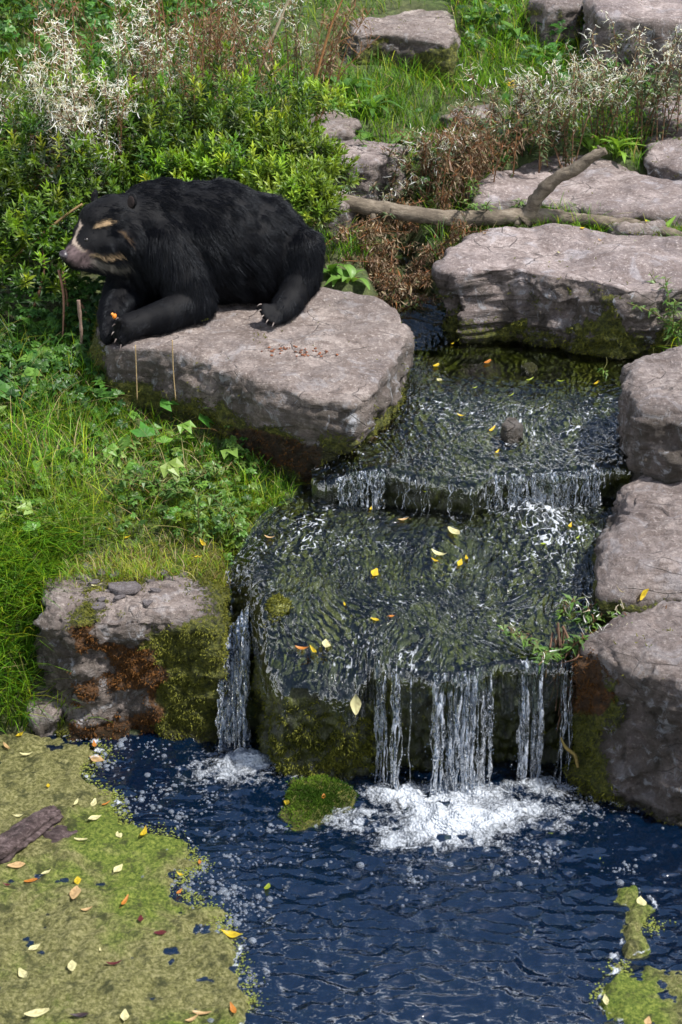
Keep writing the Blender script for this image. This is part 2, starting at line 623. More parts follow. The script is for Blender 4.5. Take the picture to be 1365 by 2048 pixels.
def mat_ground():
    g = NT('earth_and_turf')
    v = g.coord()
    a = g.noise(v, 2.0, 6, 0.6)
    b = g.noise(v, 30.0, 5, 0.7)
    c = g.ramp(b, [(0.3, (0.020, 0.016, 0.009)), (0.55, (0.060, 0.046, 0.024)), (0.75, (0.13, 0.10, 0.055))])
    c = g.mix(g.ramp(a, [(0.35, 0.35), (0.6, 0.9)]), c, g.ramp(b, [(0.3, (0.015, 0.03, 0.006)), (0.7, (0.07, 0.11, 0.02))]))
    sep = g.n('SeparateXYZ')
    g.t.links.new(v, sep.inputs[0])
    under = g.ramp(sep.outputs['Z'], [(0.0, 1.0), (0.02, 0.0)])
    c = g.mix(under, c, g.ramp(a, [(0.3, (0.012, 0.016, 0.007)), (0.7, (0.035, 0.042, 0.016))]))
    return g.done(g.principled(Base_Color=c, Roughness=0.9, Normal=g.bump(b, 0.8, 0.02)))



# ------------------------------------------------------------------ rocks
def cells(x, y, z, sc, seed):
    """value of the nearest jittered cell point: flat broken facets"""
    p = np.stack([x, y, z], 1) * sc
    b = np.floor(p).astype(np.int64)
    best, val = np.full(len(p), 9.0), np.zeros(len(p))
    for i in (-1, 0, 1):
        for j in (-1, 0, 1):
            for k in (-1, 0, 1):
                c = b + np.array([i, j, k])
                q = c + np.stack([_hash(c[:, 0], c[:, 1], c[:, 2], seed + s) for s in (1, 2, 3)], 1)
                dd = ((p - q) ** 2).sum(1)
                m = dd < best
                best = np.where(m, dd, best)
                tl = _hash(c[:, 0], c[:, 1], c[:, 2], seed + 4) + 0.5 * ((p - q) * (np.stack([_hash(c[:, 0], c[:, 1], c[:, 2], seed + s) for s in (5, 6, 7)], 1) - 0.5)).sum(1)
                val = np.where(m, tl, val)
    return val


def rock_mesh(name, top, zbot, profile=((0, 1.0), (0.15, 1.02), (1, 1.05)), seed=1, nth=230, nt=54, ns=46, round_=0.05,
              big=0.035, mid=0.014, strata=0.018, terr=0.010, moss=None, rust=None, wet_z=None, mat=None, dome=0.0, smoothR=2, chip=0.055):
    """top: (n,3) outline of the upper face. Polar mesh: upper face, rounded rim, flank with bedding."""
    top = np.asarray(top, float)
    c = top.mean(0)
    cl = np.concatenate([top, top[:1]])
    dens = np.concatenate([np.linspace(cl[i], cl[i + 1], 24, endpoint=False) for i in range(len(top))])
    ang = np.arctan2(dens[:, 1] - c[1], dens[:, 0] - c[0])
    rad = np.hypot(dens[:, 0] - c[0], dens[:, 1] - c[1])
    o = np.argsort(ang)
    th = np.linspace(-np.pi, np.pi, nth, endpoint=False)
    R = np.interp(th, ang[o], rad[o], period=2 * np.pi)
    for _ in range(smoothR):
        R = (np.roll(R, 1) + 2 * R + np.roll(R, -1)) / 4
    # plane of the upper face
    A = np.c_[top[:, 0] - c[0], top[:, 1] - c[1], np.ones(len(top))]
    pl = np.linalg.lstsq(A, top[:, 2], rcond=None)[0]
    ct, sn = np.cos(th), np.sin(th)
    s = np.linspace(0, 1, nt) ** 0.8
    s[0] = 0.004
    rows, side = [], []
    rim = round_
    for k in s:
        r = R * k
        x, y = c[0] + r * ct, c[1] + r * sn
        edge = np.clip((r - (R - rim * 2.2)) / (rim * 2.2), 0, 1)
        z = pl[2] + pl[0] * r * ct + pl[1] * r * sn - rim * edge ** 2.6 + dome * (1 - k ** 2)
        rows.append(np.stack([x, y, z], 1))
        side.append(edge ** 3 * 0.5)
    ztop = rows[-1][:, 2]
    pt, pf = [p[0] for p in profile], [p[1] for p in profile]
    for k in np.linspace(0, 1, ns)[1:]:
        f = np.interp(k, pt, pf)
        r = R * f
        z = ztop + (zbot - ztop) * k
        rows.append(np.stack([c[0] + r * ct, c[1] + r * sn, z], 1))
        side.append(np.full(nth, min(1.0, 0.5 + k * 6)))
    V = np.concatenate(rows)
    side = np.concatenate(side)
    nv = len(rows)
    F = grid_faces(nth, nv, True)
    F = F[:, ::-1]
    F = F[:, ::-1]
    N = vnormals(V, F)
    if N[:nth, 2].mean() < 0:
        F = F[:, ::-1]
        N = -N
    x, y, z = V.T
    q = seed * 11.3
    d = big * fbm(x * 2.6 + q, y * 2.6, z * 2.6, 3, seed)
    rid = 1 - np.abs(fbm(x * 7 + q, y * 7, z * 7, 4, seed + 3))
    d = d + mid * (rid - 0.6) * (0.3 + 0.9 * side) + mid * (0.25 + 0.5 * side) * fbm(x * 17, y * 17, z * 17, 3, seed + 9)
    zz = z + 0.05 * fbm(x * 2 + q, y * 2, 0, 2, seed + 17)
    lay = vnoise(zz * 0, zz * 0 + q, zz * 21, seed + 5) + 0.6 * vnoise(zz * 0, zz * 0 - q, zz * 47, seed + 6)
    brk = sstep(-0.3, 0.5, fbm(x * 3.4, y * 3.4, z * 1.5 + q, 2, seed + 21))
    d = d + strata * lay * side * (0.35 + 0.65 * brk)
    ch_ = 0.6 * cells(x * 1.0, y * 1.0, z * 1.3, 4.6, seed + 41) + 0.4 * cells(x, y, z * 1.5, 10.0, seed + 43)
    d = d + chip * (ch_ - 0.5) * sstep(0.05, 0.5, side)
    V = V + N * d[:, None]
    t = fbm(x * 1.9 + q, y * 3.4 - q, 0, 4, seed + 31) * 3.2
    st = np.floor(t) + sstep(0.80, 0.97, t - np.floor(t))
    V[:, 2] += terr * (st - t * 0.4) * (1 - side)
    F2 = F
    cap = len(V)
    V = np.concatenate([V, [V[:nth].mean(0)]])
    side = np.append(side, 0)
    i = np.arange(nth)
    tri = np.stack([np.full(nth, cap), i, (i + 1) % nth], 1)
    if np.cross(V[tri[0, 1]] - V[cap], V[tri[0, 2]] - V[cap])[2] < 0:
        tri = tri[:, ::-1]
    at = {'side': side}
    at['moss'] = np.clip(moss(V, side), 0, 1.2) if moss else np.zeros(len(V))
    at['rust'] = np.clip(rust(V, side), 0, 1) if rust else np.zeros(len(V))
    at['wet'] = sstep(wet_z + 0.10, wet_z - 0.02, V[:, 2]) if wet_z is not None else np.zeros(len(V))
    me = make_mesh(name, V, [F2, tri], mat or M_ROCK, at)
    return me, V, at, vnormals(V, F2)


def curves_obj(name, roots, dirs, length, radius, col, mat, parent, npt=3, bend=None):
    """hair curves: roots (n,3), dirs (n,3), length (n,), col (n,3)"""
    n = len(roots)
    cu = bpy.data.hair_curves.new(name)
    cu.add_curves([npt] * n)
    t = np.linspace(0, 1, npt)
    P = roots[:, None] + dirs[:, None] * (length[:, None] * t[None])[..., None]
    if bend is not None:
        P = P + bend[:, None] * (length[:, None] * t[None] ** 2)[..., None]
    cu.attributes['position'].data.foreach_set('vector', P.astype(np.float32).ravel())
    rr = np.broadcast_to(np.asarray(radius, float).reshape(-1, 1), (n, 1)) * (1 - 0.75 * t)[None]
    ra = cu.attributes.get('radius') or cu.attributes.new('radius', 'FLOAT', 'POINT')
    ra.data.foreach_set('value', rr.astype(np.float32).ravel())
    ca = cu.attributes.new('col', 'FLOAT_COLOR', 'CURVE')
    ca.data.foreach_set('color', np.c_[col, np.ones(n)].astype(np.float32).ravel())
    cu.materials.append(mat)
    o = bpy.data.objects.new(name, cu)
    COL.objects.link(o)
    if parent is not None:
        o.parent = parent
    return o


RNG = np.random.default_rng(5)
M_MOSS = mat_leaf('moss', 0.15, 0.85, 0.1, 0.3)


def moss_tufts(parent, V, N, at, count, lo=0.5, length=(0.006, 0.02), seed=0):
    w = np.clip(at['moss'] + 0.55 * fbm(V[:, 0] * 30, V[:, 1] * 30, V[:, 2] * 30, 2, 77 + seed) - lo, 0, 1)
    if w.sum() < 1e-6:
        return
    idx = RNG.choice(len(V), count, p=w / w.sum())
    P = V[idx] + RNG.normal(0, 0.006, (count, 3)) - N[idx] * 0.002
    D = norm(N[idx] * 0.8 + RNG.normal(0, 0.5, (count, 3)) + np.array([0, 0, -0.25]))
    L = RNG.uniform(*length, count)
    k = RNG.random((count, 1))
    k = np.clip(k * 0.6 + 0.4 * (0.5 + 0.7 * fbm(P[:, 0] * 9, P[:, 1] * 9, P[:, 2] * 9, 2, 3))[:, None], 0, 1)
    col = np.array([0.035, 0.042, 0.008]) * (1 - k) + np.array([0.20, 0.20, 0.035]) * k
    ru = at['rust'][idx][:, None]
    rcol = np.array([0.05, 0.022, 0.008]) * (1 - k) + np.array([0.17, 0.075, 0.022]) * k
    col = np.where(ru > 0.5, rcol, col)
    o = curves_obj('moss', P, D, L, 0.0028, col, M_MOSS, parent, 3)
    tag(o, kind='stuff')


def plane_outline(pxs, z0, Y0, s):
    return np.array([Pplane(a, b, z0, Y0, s) for a, b in pxs])


def nz(V, sc, seed, o=3):
    return fbm(V[:, 0] * sc, V[:, 1] * sc, V[:, 2] * sc, o, seed)


def blob(V, p, r):
    return np.exp(-(((V - p) / r) ** 2).sum(1))


ROCK_POLYS = []


def add_rock(label, outline, zbot, cat='rock', tufts=0, name='rock', tuft_len=(0.006, 0.02), **kw):
    top = outline
    ROCK_POLYS.append([tuple(q[:2]) for q in top])
    me, V, at, N = rock_mesh(name, top, zbot, **kw)
    o = obj(name, me)
    tag(o, label, cat)
    if tufts:
        moss_tufts(o, V, N, at, tufts, length=tuft_len, seed=kw.get('seed', 0))
    return o, V


BR = (1.235, 8.3, 0.085)         # upper face of the bear's rock: z at Y0, Y0, slope


def bear_rock_z(Y): return BR[0] + BR[2] * (Y - BR[1])


def m_bear(V, side):
    m = side * sstep(1.13, 0.98, V[:, 2] + 0.08 * nz(V, 4, 3)) * 0.75
    m = m + 0.95 * sstep(-1.15, -1.32, V[:, 0] + 0.05 * nz(V, 5, 8)) * side
    m = m + 0.32 * side * sstep(0.1, 0.6, nz(V, 5, 12))
    return m


add_rock('broad flat grey boulder the black bear lies on',
         plane_outline([(212, 692), (300, 700), (400, 716), (470, 744), (560, 772), (640, 797), (705, 806), (762, 768), (803, 706), (818, 655),
                        (795, 612), (740, 585), (660, 566), (500, 556), (330, 560), (225, 580), (198, 640)], *BR),
         0.66, seed=4, nth=340, nt=80, ns=56, round_=0.020, profile=((0, 1.0), (0.2, 1.02), (0.45, 1.0), (0.7, 0.97), (1, 0.93)),
         terr=0.007, big=0.03, strata=0.012, mid=0.013, moss=m_bear, rust=lambda V, s: sstep(1.02, 0.92, V[:, 2]) * sstep(-0.4, 0.0, nz(V, 3, 5)) * sstep(-0.75, -0.4, V[:, 0]),
         wet_z=0.92, mat=M_ROCK, tufts=9000)

add_rock('long flat-topped boulder in front of the fallen branch with pale stained flank',
         plane_outline([(872, 548), (905, 541), (960, 532), (1030, 536), (1100, 548), (1180, 560), (1250, 575), (1330, 572), (1450, 560), (1520, 520), (1420, 486), (1310, 472), (1200, 455),
                        (1080, 447), (1000, 455), (935, 470), (895, 500)], 1.46, 9.75, 0.05),
         0.9, seed=9, nth=330, nt=70, ns=64, round_=0.02, profile=((0, 1.0), (0.12, 1.03), (0.25, 0.985), (0.4, 0.95), (0.6, 0.965), (0.8, 0.94), (1, 0.92)),
         terr=0.006, strata=0.022, mid=0.016, mat=M_ROCK_PALE, wet_z=1.0, tufts=7000,
         moss=lambda V, s: s * (0.55 * sstep(1.24, 1.1, V[:, 2] + 0.08 * nz(V, 4, 3)) + 0.9 * blob(V, PY(1215, 650, 9.65), 0.17) + 0.7 * blob(V, PY(1060, 600, 9.65), 0.09) + 0.5 * sstep(0.15, 0.5, nz(V, 6, 31))))

add_rock('pale slab behind the fallen branch under its raised fork',
         plane_outline([(946, 372), (955, 395), (1000, 398), (1080, 396), (1150, 404), (1230, 418), (1330, 420), (1450, 410), (1450, 355), (1365, 348), (1300, 346), (1255, 322), (1190, 308), (1110, 304), (1040, 318), (985, 340)], 1.585, 11.0, 0.075),
         1.3, seed=12, nth=240, nt=50, ns=30, round_=0.04, terr=0.004, strata=0.012, mat=M_ROCK_PALE, tufts=1500,
         moss=lambda V, s: s * 0.8 * sstep(1.55, 1.42, V[:, 2] + 0.06 * nz(V, 5, 3)))

add_rock('dark fissured boulder at the water edge below the long boulder',
         plane_outline([(1246, 752), (1256, 712), (1290, 690), (1365, 676), (1480, 672), (1560, 720), (1500, 800), (1380, 812), (1290, 800)], 1.36, 8.5, 0.09),
         0.7, seed=21, nth=240, nt=44, ns=60, round_=0.06, profile=((0, 1.0), (0.3, 1.02), (0.6, 1.04), (1, 1.0)), terr=0.012, strata=0.02, mid=0.02, mat=M_ROCK_DARK, wet_z=0.9,
         moss=lambda V, s: 0.85 * blob(V, PY(1262, 800, 8.3), 0.06) + 0.25 * s * sstep(0.1, 0.5, nz(V, 7, 2)))

add_rock('sloping grey boulder beside the lower cascade with a crack across it',
         plane_outline([(1200, 1085), (1214, 1015), (1240, 950), (1290, 930), (1380, 918), (1520, 930), (1560, 1050), (1500, 1130), (1380, 1165), (1270, 1172), (1205, 1150)], 0.90, 7.7, 0.10),
         0.3, seed=27, nth=260, nt=60, ns=46, round_=0.07, profile=((0, 1.0), (0.4, 1.02), (1, 1.0)), terr=0.018, strata=0.02, mid=0.02, mat=M_ROCK_DARK, wet_z=0.66, dome=0.02,
         moss=lambda V, s: 0.9 * blob(V, PY(1240, 958, 8.05), 0.05) + s * 0.7 * sstep(0.86, 0.74, V[:, 2] + 0.05 * nz(V, 6, 2)))

add_rock('tall boulder with black mossy flank at the pool edge beside the falls',
         plane_outline([(1165, 1262), (1190, 1226), (1250, 1196), (1330, 1172), (1480, 1165), (1560, 1230), (1520, 1330), (1420, 1370), (1310, 1330), (1225, 1300)], 0.76, 6.95, 0.10),
         -0.3, seed=33, nth=260, nt=50, ns=90, round_=0.07, profile=((0, 1.0), (0.25, 1.04), (0.6, 1.06), (0.75, 1.04), (0.8, 1.10), (1, 1.1)), terr=0.012, strata=0.016, mid=0.018, mat=M_ROCK_DARK, wet_z=0.02,
         moss=lambda V, s: s * 1.0 * sstep(1.22, 1.08, V[:, 0] + 0.06 * nz(V, 5, 3)) * sstep(0.74, 0.6, V[:, 2] + 0.05 * nz(V, 6, 5)) + 0.5 * s * sstep(0.12, 0.0, V[:, 2]),
         rust=lambda V, s: sstep(0.25, 0.45, V[:, 2]) * sstep(-0.2, 0.3, nz(V, 5, 9)), tufts=7000)


def m_block(V, side):
    m = side * sstep(-0.98, -0.80, V[:, 0] + 0.08 * nz(V, 5, 3)) * (0.95 + 0.3 * nz(V, 6, 7))
    m = m + 0.85 * side * sstep(0.16, 0.02, V[:, 2])
    m = m + side * 1.0 * sstep(-0.05, 0.35, nz(V, 5, 15)) * sstep(-1.28, -1.18, V[:, 0])
    m = m + (1 - side) * 0.62 * sstep(7.25, 7.5, V[:, 1] + 0.12 * nz(V, 4, 6)) + (1 - side) * 0.5 * sstep(-0.75, -0.6, V[:, 0])
    m = m + 0.8 * blob(V, PY(180, 1225, 7.22), 0.10)
    return m


BLOCK_O, BLOCK_V = add_rock('square boulder hung with rusty and yellow-green moss beside the narrow fall',
         plane_outline([(82, 1196), (95, 1140), (140, 1102), (230, 1080), (340, 1068), (430, 1075), (452, 1130), (446, 1200), (428, 1232), (330, 1228), (240, 1226), (150, 1228)], 0.63, 7.16, 0.02),
         -0.35, seed=38, nth=320, nt=60, ns=110, round_=0.05, profile=((0, 1.0), (0.1, 1.03), (0.35, 1.03), (0.6, 1.05), (0.66, 1.08), (1, 1.06)), terr=0.014, strata=0.014, mid=0.02, big=0.045, mat=M_ROCK, wet_z=0.0,
         moss=m_block, rust=lambda V, s: s * sstep(-0.82, -0.95, V[:, 0] + 0.1 * nz(V, 4, 3)) * sstep(-1.30, -1.2, V[:, 0]), tufts=60000, tuft_len=(0.005, 0.015))

# smaller and farther rocks
for label, pts, pl, zb, sd, mt, ms in [
    ('low grey stone wedged against the corner of the square mossy boulder', [(62, 1395), (80, 1360), (110, 1355), (128, 1390), (112, 1420), (75, 1425)], (0.13, 7.05, 0.0), -0.3, 51, M_ROCK, 0.2),
    ('long low slab among weeds behind the dry brown plants', [(585, 300), (640, 312), (740, 318), (800, 305), (815, 285), (760, 276), (660, 274), (600, 280)], (1.80, 11.5, 0.04), 1.4, 52, M_ROCK_PALE, 0.3),
    ('small rounded stone behind the butt end of the fallen branch', [(612, 395), (640, 410), (690, 408), (708, 395), (690, 376), (640, 370), (615, 378)], (1.63, 10.85, 0.05), 1.3, 53, M_ROCK_PALE, 0.2),
    ('half-buried mossy stone under the green weeds', [(600, 250), (640, 262), (705, 258), (722, 240), (700, 222), (650, 216), (610, 228)], (1.86, 12.2, 0.05), 1.5, 54, M_ROCK, 0.7),
    ('thin flat stone lying in the grass near white seed heads', [(880, 224), (930, 235), (1000, 230), (1020, 212), (980, 200), (910, 202)], (1.84, 12.3, 0.03), 1.6, 55, M_ROCK, 0.3),
    ('wedge-shaped boulder with mossy shaded front in the rising grass', [(684, 72), (720, 58), (790, 62), (850, 72), (900, 84), (918, 40), (890, 14), (830, 8), (760, 20), (705, 40)], (2.25, 13.3, 0.10), 1.8, 56, M_ROCK, 0.55),
    ('big layered boulder on the upper slope above the seed heads', [(1180, 2), (1188, 22), (1240, 30), (1320, 34), (1480, 38), (1520, -50), (1400, -80), (1250, -60), (1190, -28)], (2.42, 13.1, 0.08), 1.7, 57, M_ROCK_PALE, 0.3),
    ('low stone below the big layered boulder on the slope', [(1296, 215), (1320, 232), (1380, 240), (1460, 225), (1450, 190), (1380, 176), (1320, 186)], (1.86, 12.0, 0.05), 1.5, 58, M_ROCK_PALE, 0.2),
    ('square-edged slab beside the tufts of grass above the pale slab', [(1288, 290), (1300, 318), (1360, 335), (1460, 340), (1480, 270), (1400, 244), (1330, 246), (1295, 262)], (1.72, 11.6, 0.06), 1.4, 59, M_ROCK_PALE, 0.2),
    ('dark rock half hidden by ivy at the top of the slope', [(1060, 0), (1100, 14), (1150, 10), (1170, -15), (1120, -40), (1070, -30)], (2.42, 14.2, 0.05), 2.0, 60, M_ROCK_DARK, 0.5),
    ('grey stone under the long boulder at the grassy end of the branch', [(1210, 440), (1240, 452), (1300, 450), (1340, 436), (1300, 424), (1230, 424)], (1.52, 10.9, 0.0), 1.3, 61, M_ROCK, 0.3),
]:
    add_rock(label, plane_outline(pts, *pl), zb, seed=sd, nth=150, nt=34, ns=30, round_=0.035, terr=0.008, mid=0.014, strata=0.014, mat=mt, tufts=int(1500 * ms),
             moss=lambda V, s, k=ms, q=sd: k * (0.3 + s) * sstep(-0.2, 0.5, nz(V, 5, q) - 0.5 * (V[:, 2] - V[:, 2].mean()) / (np.ptp(V[:, 2]) + 1e-6)))


# ------------------------------------------------------------------ cascade bed and running water
def mat_bed():
    g = NT('algae_covered_bed')
    v = g.coord((1, 0.55, 0.4))
    a = g.noise(v, 5.0, 6, 0.65, 0.8)
    b = g.noise(v, 38.0, 5, 0.7)
    c = g.ramp(a, [(0.32, (0.006, 0.007, 0.003)), (0.46, (0.028, 0.033, 0.005)), (0.58, (0.080, 0.090, 0.010)), (0.74, (0.15, 0.145, 0.03))])
    c = g.mix(g.ramp(b, [(0.35, 0.75), (0.6, 0.0)]), c, (0.008, 0.009, 0.004))
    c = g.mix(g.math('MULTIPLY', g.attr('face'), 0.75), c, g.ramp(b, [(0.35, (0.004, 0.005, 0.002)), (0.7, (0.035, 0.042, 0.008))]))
    kn = g.attr('knob')
    c = g.mix(kn, c, g.ramp(b, [(0.35, (0.05, 0.06, 0.012)), (0.6, (0.20, 0.21, 0.05))]))
    return g.done(g.principled(Base_Color=c, Roughness=0.35, Normal=g.bump(b, 0.9, 0.02)))


M_BED = mat_bed()
M_STREAM = mat_water('running_water', (0.80, 0.86, 0.74), 30.0, 0.6, ior=1.9, stretch=(1.0, 0.6, 1.0), bdist=0.010)


def sheet(nu, nt, nf, upper, drop, yback, xa, xb, zf, yl, amp, fall_out, r0=0.05, seed=0):
    """a stream sheet: flows from yback to the lip yl(x), rounds over it and drops"""
    u = np.linspace(0, 1, nu)
    V, fl = [], []
    xlip = np.linspace(xa(6.9 if upper < 0.8 else 8.1), xb(6.9 if upper < 0.8 else 8.1), nu)
    for _ in range(4):
        Yl = yl(xlip)
        xlip = xa(Yl) + (xb(Yl) - xa(Yl)) * u
    Yl = yl(xlip)
    for k in np.linspace(0, 1, nt):
        Y = yback + (Yl - yback) * k
        x = xa(Y) + (xb(Y) - xa(Y)) * u
        V.append(np.stack([x, Y, zf(x, Y)], 1))
        fl.append(np.zeros(nu))
    zl = V[-1][:, 2]
    r0 = r0(xlip) if callable(r0) else r0
    for k in np.linspace(0, 1, nf + 1)[1:]:
        dz = drop * k * (1.0 if drop > 0.3 else 0.3 + 0.7 * np.clip(0.5 + 0.9 * vnoise(xlip * 11, 0, upper * 9, 15) + 0.3 * vnoise(xlip * 37, 0, 3, 16), 0, 1))
        s = np.minimum(dz / r0, 1.0)
        out = r0 * np.sqrt(1 - (1 - s) ** 2) * 0.9 + fall_out(xlip, dz)
        V.append(np.stack([xlip, Yl - out, zl - dz], 1))
        fl.append(np.full(nu, k))
    V = np.concatenate(V)
    fl = np.concatenate(fl)
    F = grid_faces(nu, nt + nf)
    N = vnormals(V, F)
    if N[: nu * nt, 2].mean() < 0:
        F = F[:, ::-1]
        N = -N
    return V, F, N, fl, xlip


def ripples(x, y, seed, sx=1.0, sy=1.0):
    wx = x + 0.10 * fbm(x * 3, y * 3, 0, 2, seed + 1)
    wy = y + 0.10 * fbm(x * 3, y * 3, 9, 2, seed + 2)
    a = 1 - np.abs(fbm(wx * 13 * sx, wy * 10 * sy, 0, 3, seed + 3)) * 1.6
    b = 1 - 2 * np.abs(fbm(wx * 50 * sx + wy * 9, wy * 26 * sy, 0, 2, seed + 5))
    ripples.crest = b
    return a * 0.40 + b * 0.42


MOSS_X0, MOSS_X1 = Pz(516, 1345, T1Z)[0], Pz(752, 1345, T1Z)[0]



def lip_r(x):
    return 0.085 + 0.15 * sstep(MOSS_X1 + 0.05, MOSS_X1 - 0.12, x) * sstep(MOSS_X0 - 0.03, MOSS_X0 + 0.06, x)


# lower tier: mossy rock under the water
V, F, N, fl, xl = sheet(300, 150, 80, 0.62, 0.98, 8.34, xl1, xr1, lambda x, Y: z1(x, Y) - 0.022, yl1, 0, lambda x, dz: -0.02 - 0.17 * dz - 0.05 * sstep(MOSS_X1, MOSS_X1 + 0.1, x), lip_r)
face = sstep(0.10, 0.30, fl)
d = (0.012 * nz(V, 6, 71) + 0.012 * nz(V, 18, 73)) * (1 + 1.2 * face) - 0.004
V2 = V + N * d[:, None]
kn = np.exp(-((V[:, 0] - _knob[0]) ** 2 + (V[:, 1] - _knob[1]) ** 2) / 0.075 ** 2) * (1 - face)
V2[:, 2] += kn * 0.028
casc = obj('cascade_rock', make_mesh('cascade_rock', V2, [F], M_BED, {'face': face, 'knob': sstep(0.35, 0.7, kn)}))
tag(casc, 'low algae-covered rock dome the lower cascade runs over', 'rock')
fm = (np.clip(fl * 3, 0, 1) * 0.75 + kn * 1.4) * ((V[:, 0] < MOSS_X1 + 0.05) | (kn > 0.1))
moss_tufts(casc, V2, N, {'moss': fm, 'rust': np.zeros(len(V2))}, 26000, 0.45, (0.005, 0.018), 3)

# its water
V, F, N, fl, xl = sheet(480, 380, 30, 0.62, 0.24, 8.34, xl1, xr1, z1, yl1, 0, lambda x, dz: np.where(x < MOSS_X1, -0.10, 0.08) * dz, lambda x: lip_r(x) - 0.012)
calm = np.zeros(len(V))
h = 0.013 * ripples(V[:, 0], V[:, 1], 81)
cr1 = ripples.crest
film = sstep(0.35, 0.0, V[:, 0] - xl1(V[:, 1])) * sstep(0.35, 0.0, V[:, 1] - yl1(V[:, 0]))
V = V + N * (h * (1 - 0.5 * fl))[:, None]
V[:, 2] -= 0.05 * np.exp(-((V[:, 0] - _knob[0]) ** 2 + (V[:, 1] - _knob[1]) ** 2) / 0.05 ** 2)
foam = 0.50 * np.exp(-((V[:, 0] - Pz(1070, 1015, 0.76)[0]) / 0.22) ** 2 - ((V[:, 1] - 8.02) / 0.16) ** 2)
foam += 0.45 * np.exp(-((V[:, 0] - Pz(1110, 1080, 0.74)[0]) / 0.16) ** 2 - ((V[:, 1] - 7.7) / 0.3) ** 2)
foam += 0.6 * np.exp(-((V[:, 0] - Pz(720, 985, 0.77)[0]) / 0.13) ** 2 - ((V[:, 1] - 8.12) / 0.06) ** 2)
foam += sstep(0.55, 0.95, cr1) * np.clip(0.60 + 0.36 * nz(V, 2.2, 5) + 0.25 * nz(V, 14, 6), 0, 1) * (1 - fl)  # crest flecks: aerated water plus painted silvery sparkle of the sky
stream = obj('stream_lower_tier', make_mesh('stream_lower_tier', V, [F], M_STREAM, {'calm': calm, 'foam': np.clip(foam, 0, 1)}))
tag(stream, 'choppy shallow water running over the lower rock dome', None, None, 'structure')

# upper tier
def xl2(Y): return np.interp(Y, [8.0, 8.4, 8.8, 9.3, 9.9], [-0.13, -0.16, 0.02, 0.22, 0.30])
def xr2(Y): return np.interp(Y, [8.0, 8.5, 9.3, 9.9], [1.52, 1.62, 1.75, 1.75])


V, F, N, fl, xl = sheet(240, 110, 30, 0.955, 0.42, 9.8, xl2, xr2, lambda x, Y: z2(x, Y) - 0.028, yl2, 0, lambda x, dz: -0.03 - 0.05 * dz - 0.02 * sstep(0.6, 0.75, x), 0.06)
face = sstep(0.05, 0.3, fl)
V2 = V + N * (0.010 * nz(V, 6, 74) + 0.010 * nz(V, 18, 75) - 0.004)[:, None]
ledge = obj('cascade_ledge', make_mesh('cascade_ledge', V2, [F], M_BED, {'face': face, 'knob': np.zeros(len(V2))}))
tag(ledge, 'dark mossy rock ledge under the upper step of the stream', 'rock')
V, F, N, fl, xl = sheet(400, 250, 20, 0.955, 0.12, 9.8, xl2, xr2, z2, yl2, 0, lambda x, dz: 0.1 * dz, 0.05)
calm = sstep(9.05, 9.3, V[:, 1] + 0.12 * nz(V, 3, 4)) * sstep(0.35, 0.6, V[:, 0])
V = V + N * ((0.012 * ripples(V[:, 0], V[:, 1], 91)) * (1 - 0.9 * calm))[:, None]
foam = sstep(0.55, 0.95, ripples.crest) * np.clip(0.60 + 0.36 * nz(V, 2.2, 6) + 0.25 * nz(V, 14, 7), 0, 1) * (1 - calm)  # white on the crests paints sky glints along with real aeration
st2 = obj('stream_upper_tier', make_mesh('stream_upper_tier', V, [F], M_STREAM, {'calm': calm, 'foam': np.clip(foam, 0, 1)}))
tag(st2, 'rippling water of the upper tier below the long boulder', None, None, 'structure')

# narrow channel behind
nu, nvv = 40, 140
path = catmull(_ch3, nvv)
u = np.linspace(-1, 1, nu)
w = np.linspace(0.16, 0.22, nvv)
V = (path[:, None] + np.stack([u[None] * w[:, None], 0 * u[None] * w[:, None], 0 * u[None] * w[:, None]], -1)).reshape(-1, 3)
V[:, 2] += 0.014 * ripples(V[:, 0], V[:, 1], 95) - 0.01
F = grid_faces(nu, nvv)
tag(obj('stream_channel', make_mesh('stream_channel', V, [F], M_STREAM, {'calm': np.zeros(len(V)), 'foam': np.full(len(V), 0.1)})), kind='structure')


# ------------------------------------------------------------------ pool
M_POOL = mat_water('pool_water', (0.30, 0.34, 0.16), 12.0, 0.6, ior=2.5, stretch=(1.0, 1.7, 1.0), body=(0.004, 0.060, 0.200), sky_blue_f=0.08, bdist=0.012)  # blue diffuse mixed in stands in for the sky's reflection
FALLS = [Pz(500, 1525, 0), Pz(885, 1600, 0), Pz(1065, 1570, 0)]
px_, py_ = axis(-1.75, 1.75, 0.0125, 9), axis(4.9, 7.35, 0.0125, 9.0)
py_ = py_[(py_ > 1.0) & (py_ < 7.8)]
PX, PYg = np.meshgrid(px_, py_)
near = np.zeros(PX.shape)
wv = np.zeros(PX.shape)
for f, a in zip(FALLS, (0.7, 1.0, 0.6)):
    r = np.hypot(PX - f[0], PYg - f[1])
    rr = r + 0.05 * fbm(PX * 4, PYg * 4, 0, 2, 3)
    wv += a * 0.006 * np.sin(rr * 62) * np.exp(-r / 0.55) + a * 0.0035 * np.sin(rr * 38 + 1) * np.exp(-r / 1.3)
    near += a * np.exp(-(r / 0.45) ** 2)
rip = fbm(PX * 11 + 0.8 * fbm(PX * 4, PYg * 4, 0, 2, 5), PYg * 20 + 0.8 * fbm(PX * 4, PYg * 4, 5, 2, 6), 0, 3, 101)
pz = wv + 0.0135 * (0.55 - np.abs(rip)) + 0.006 * fbm(PX * 5, PYg * 7, 0, 2, 107) + 0.018 * np.clip(near, 0, 1) * fbm(PX * 14, PYg * 14, 0, 3, 103)
pz = np.where((PX < -0.55) & (PYg < 6.6), pz * 0.3, pz)
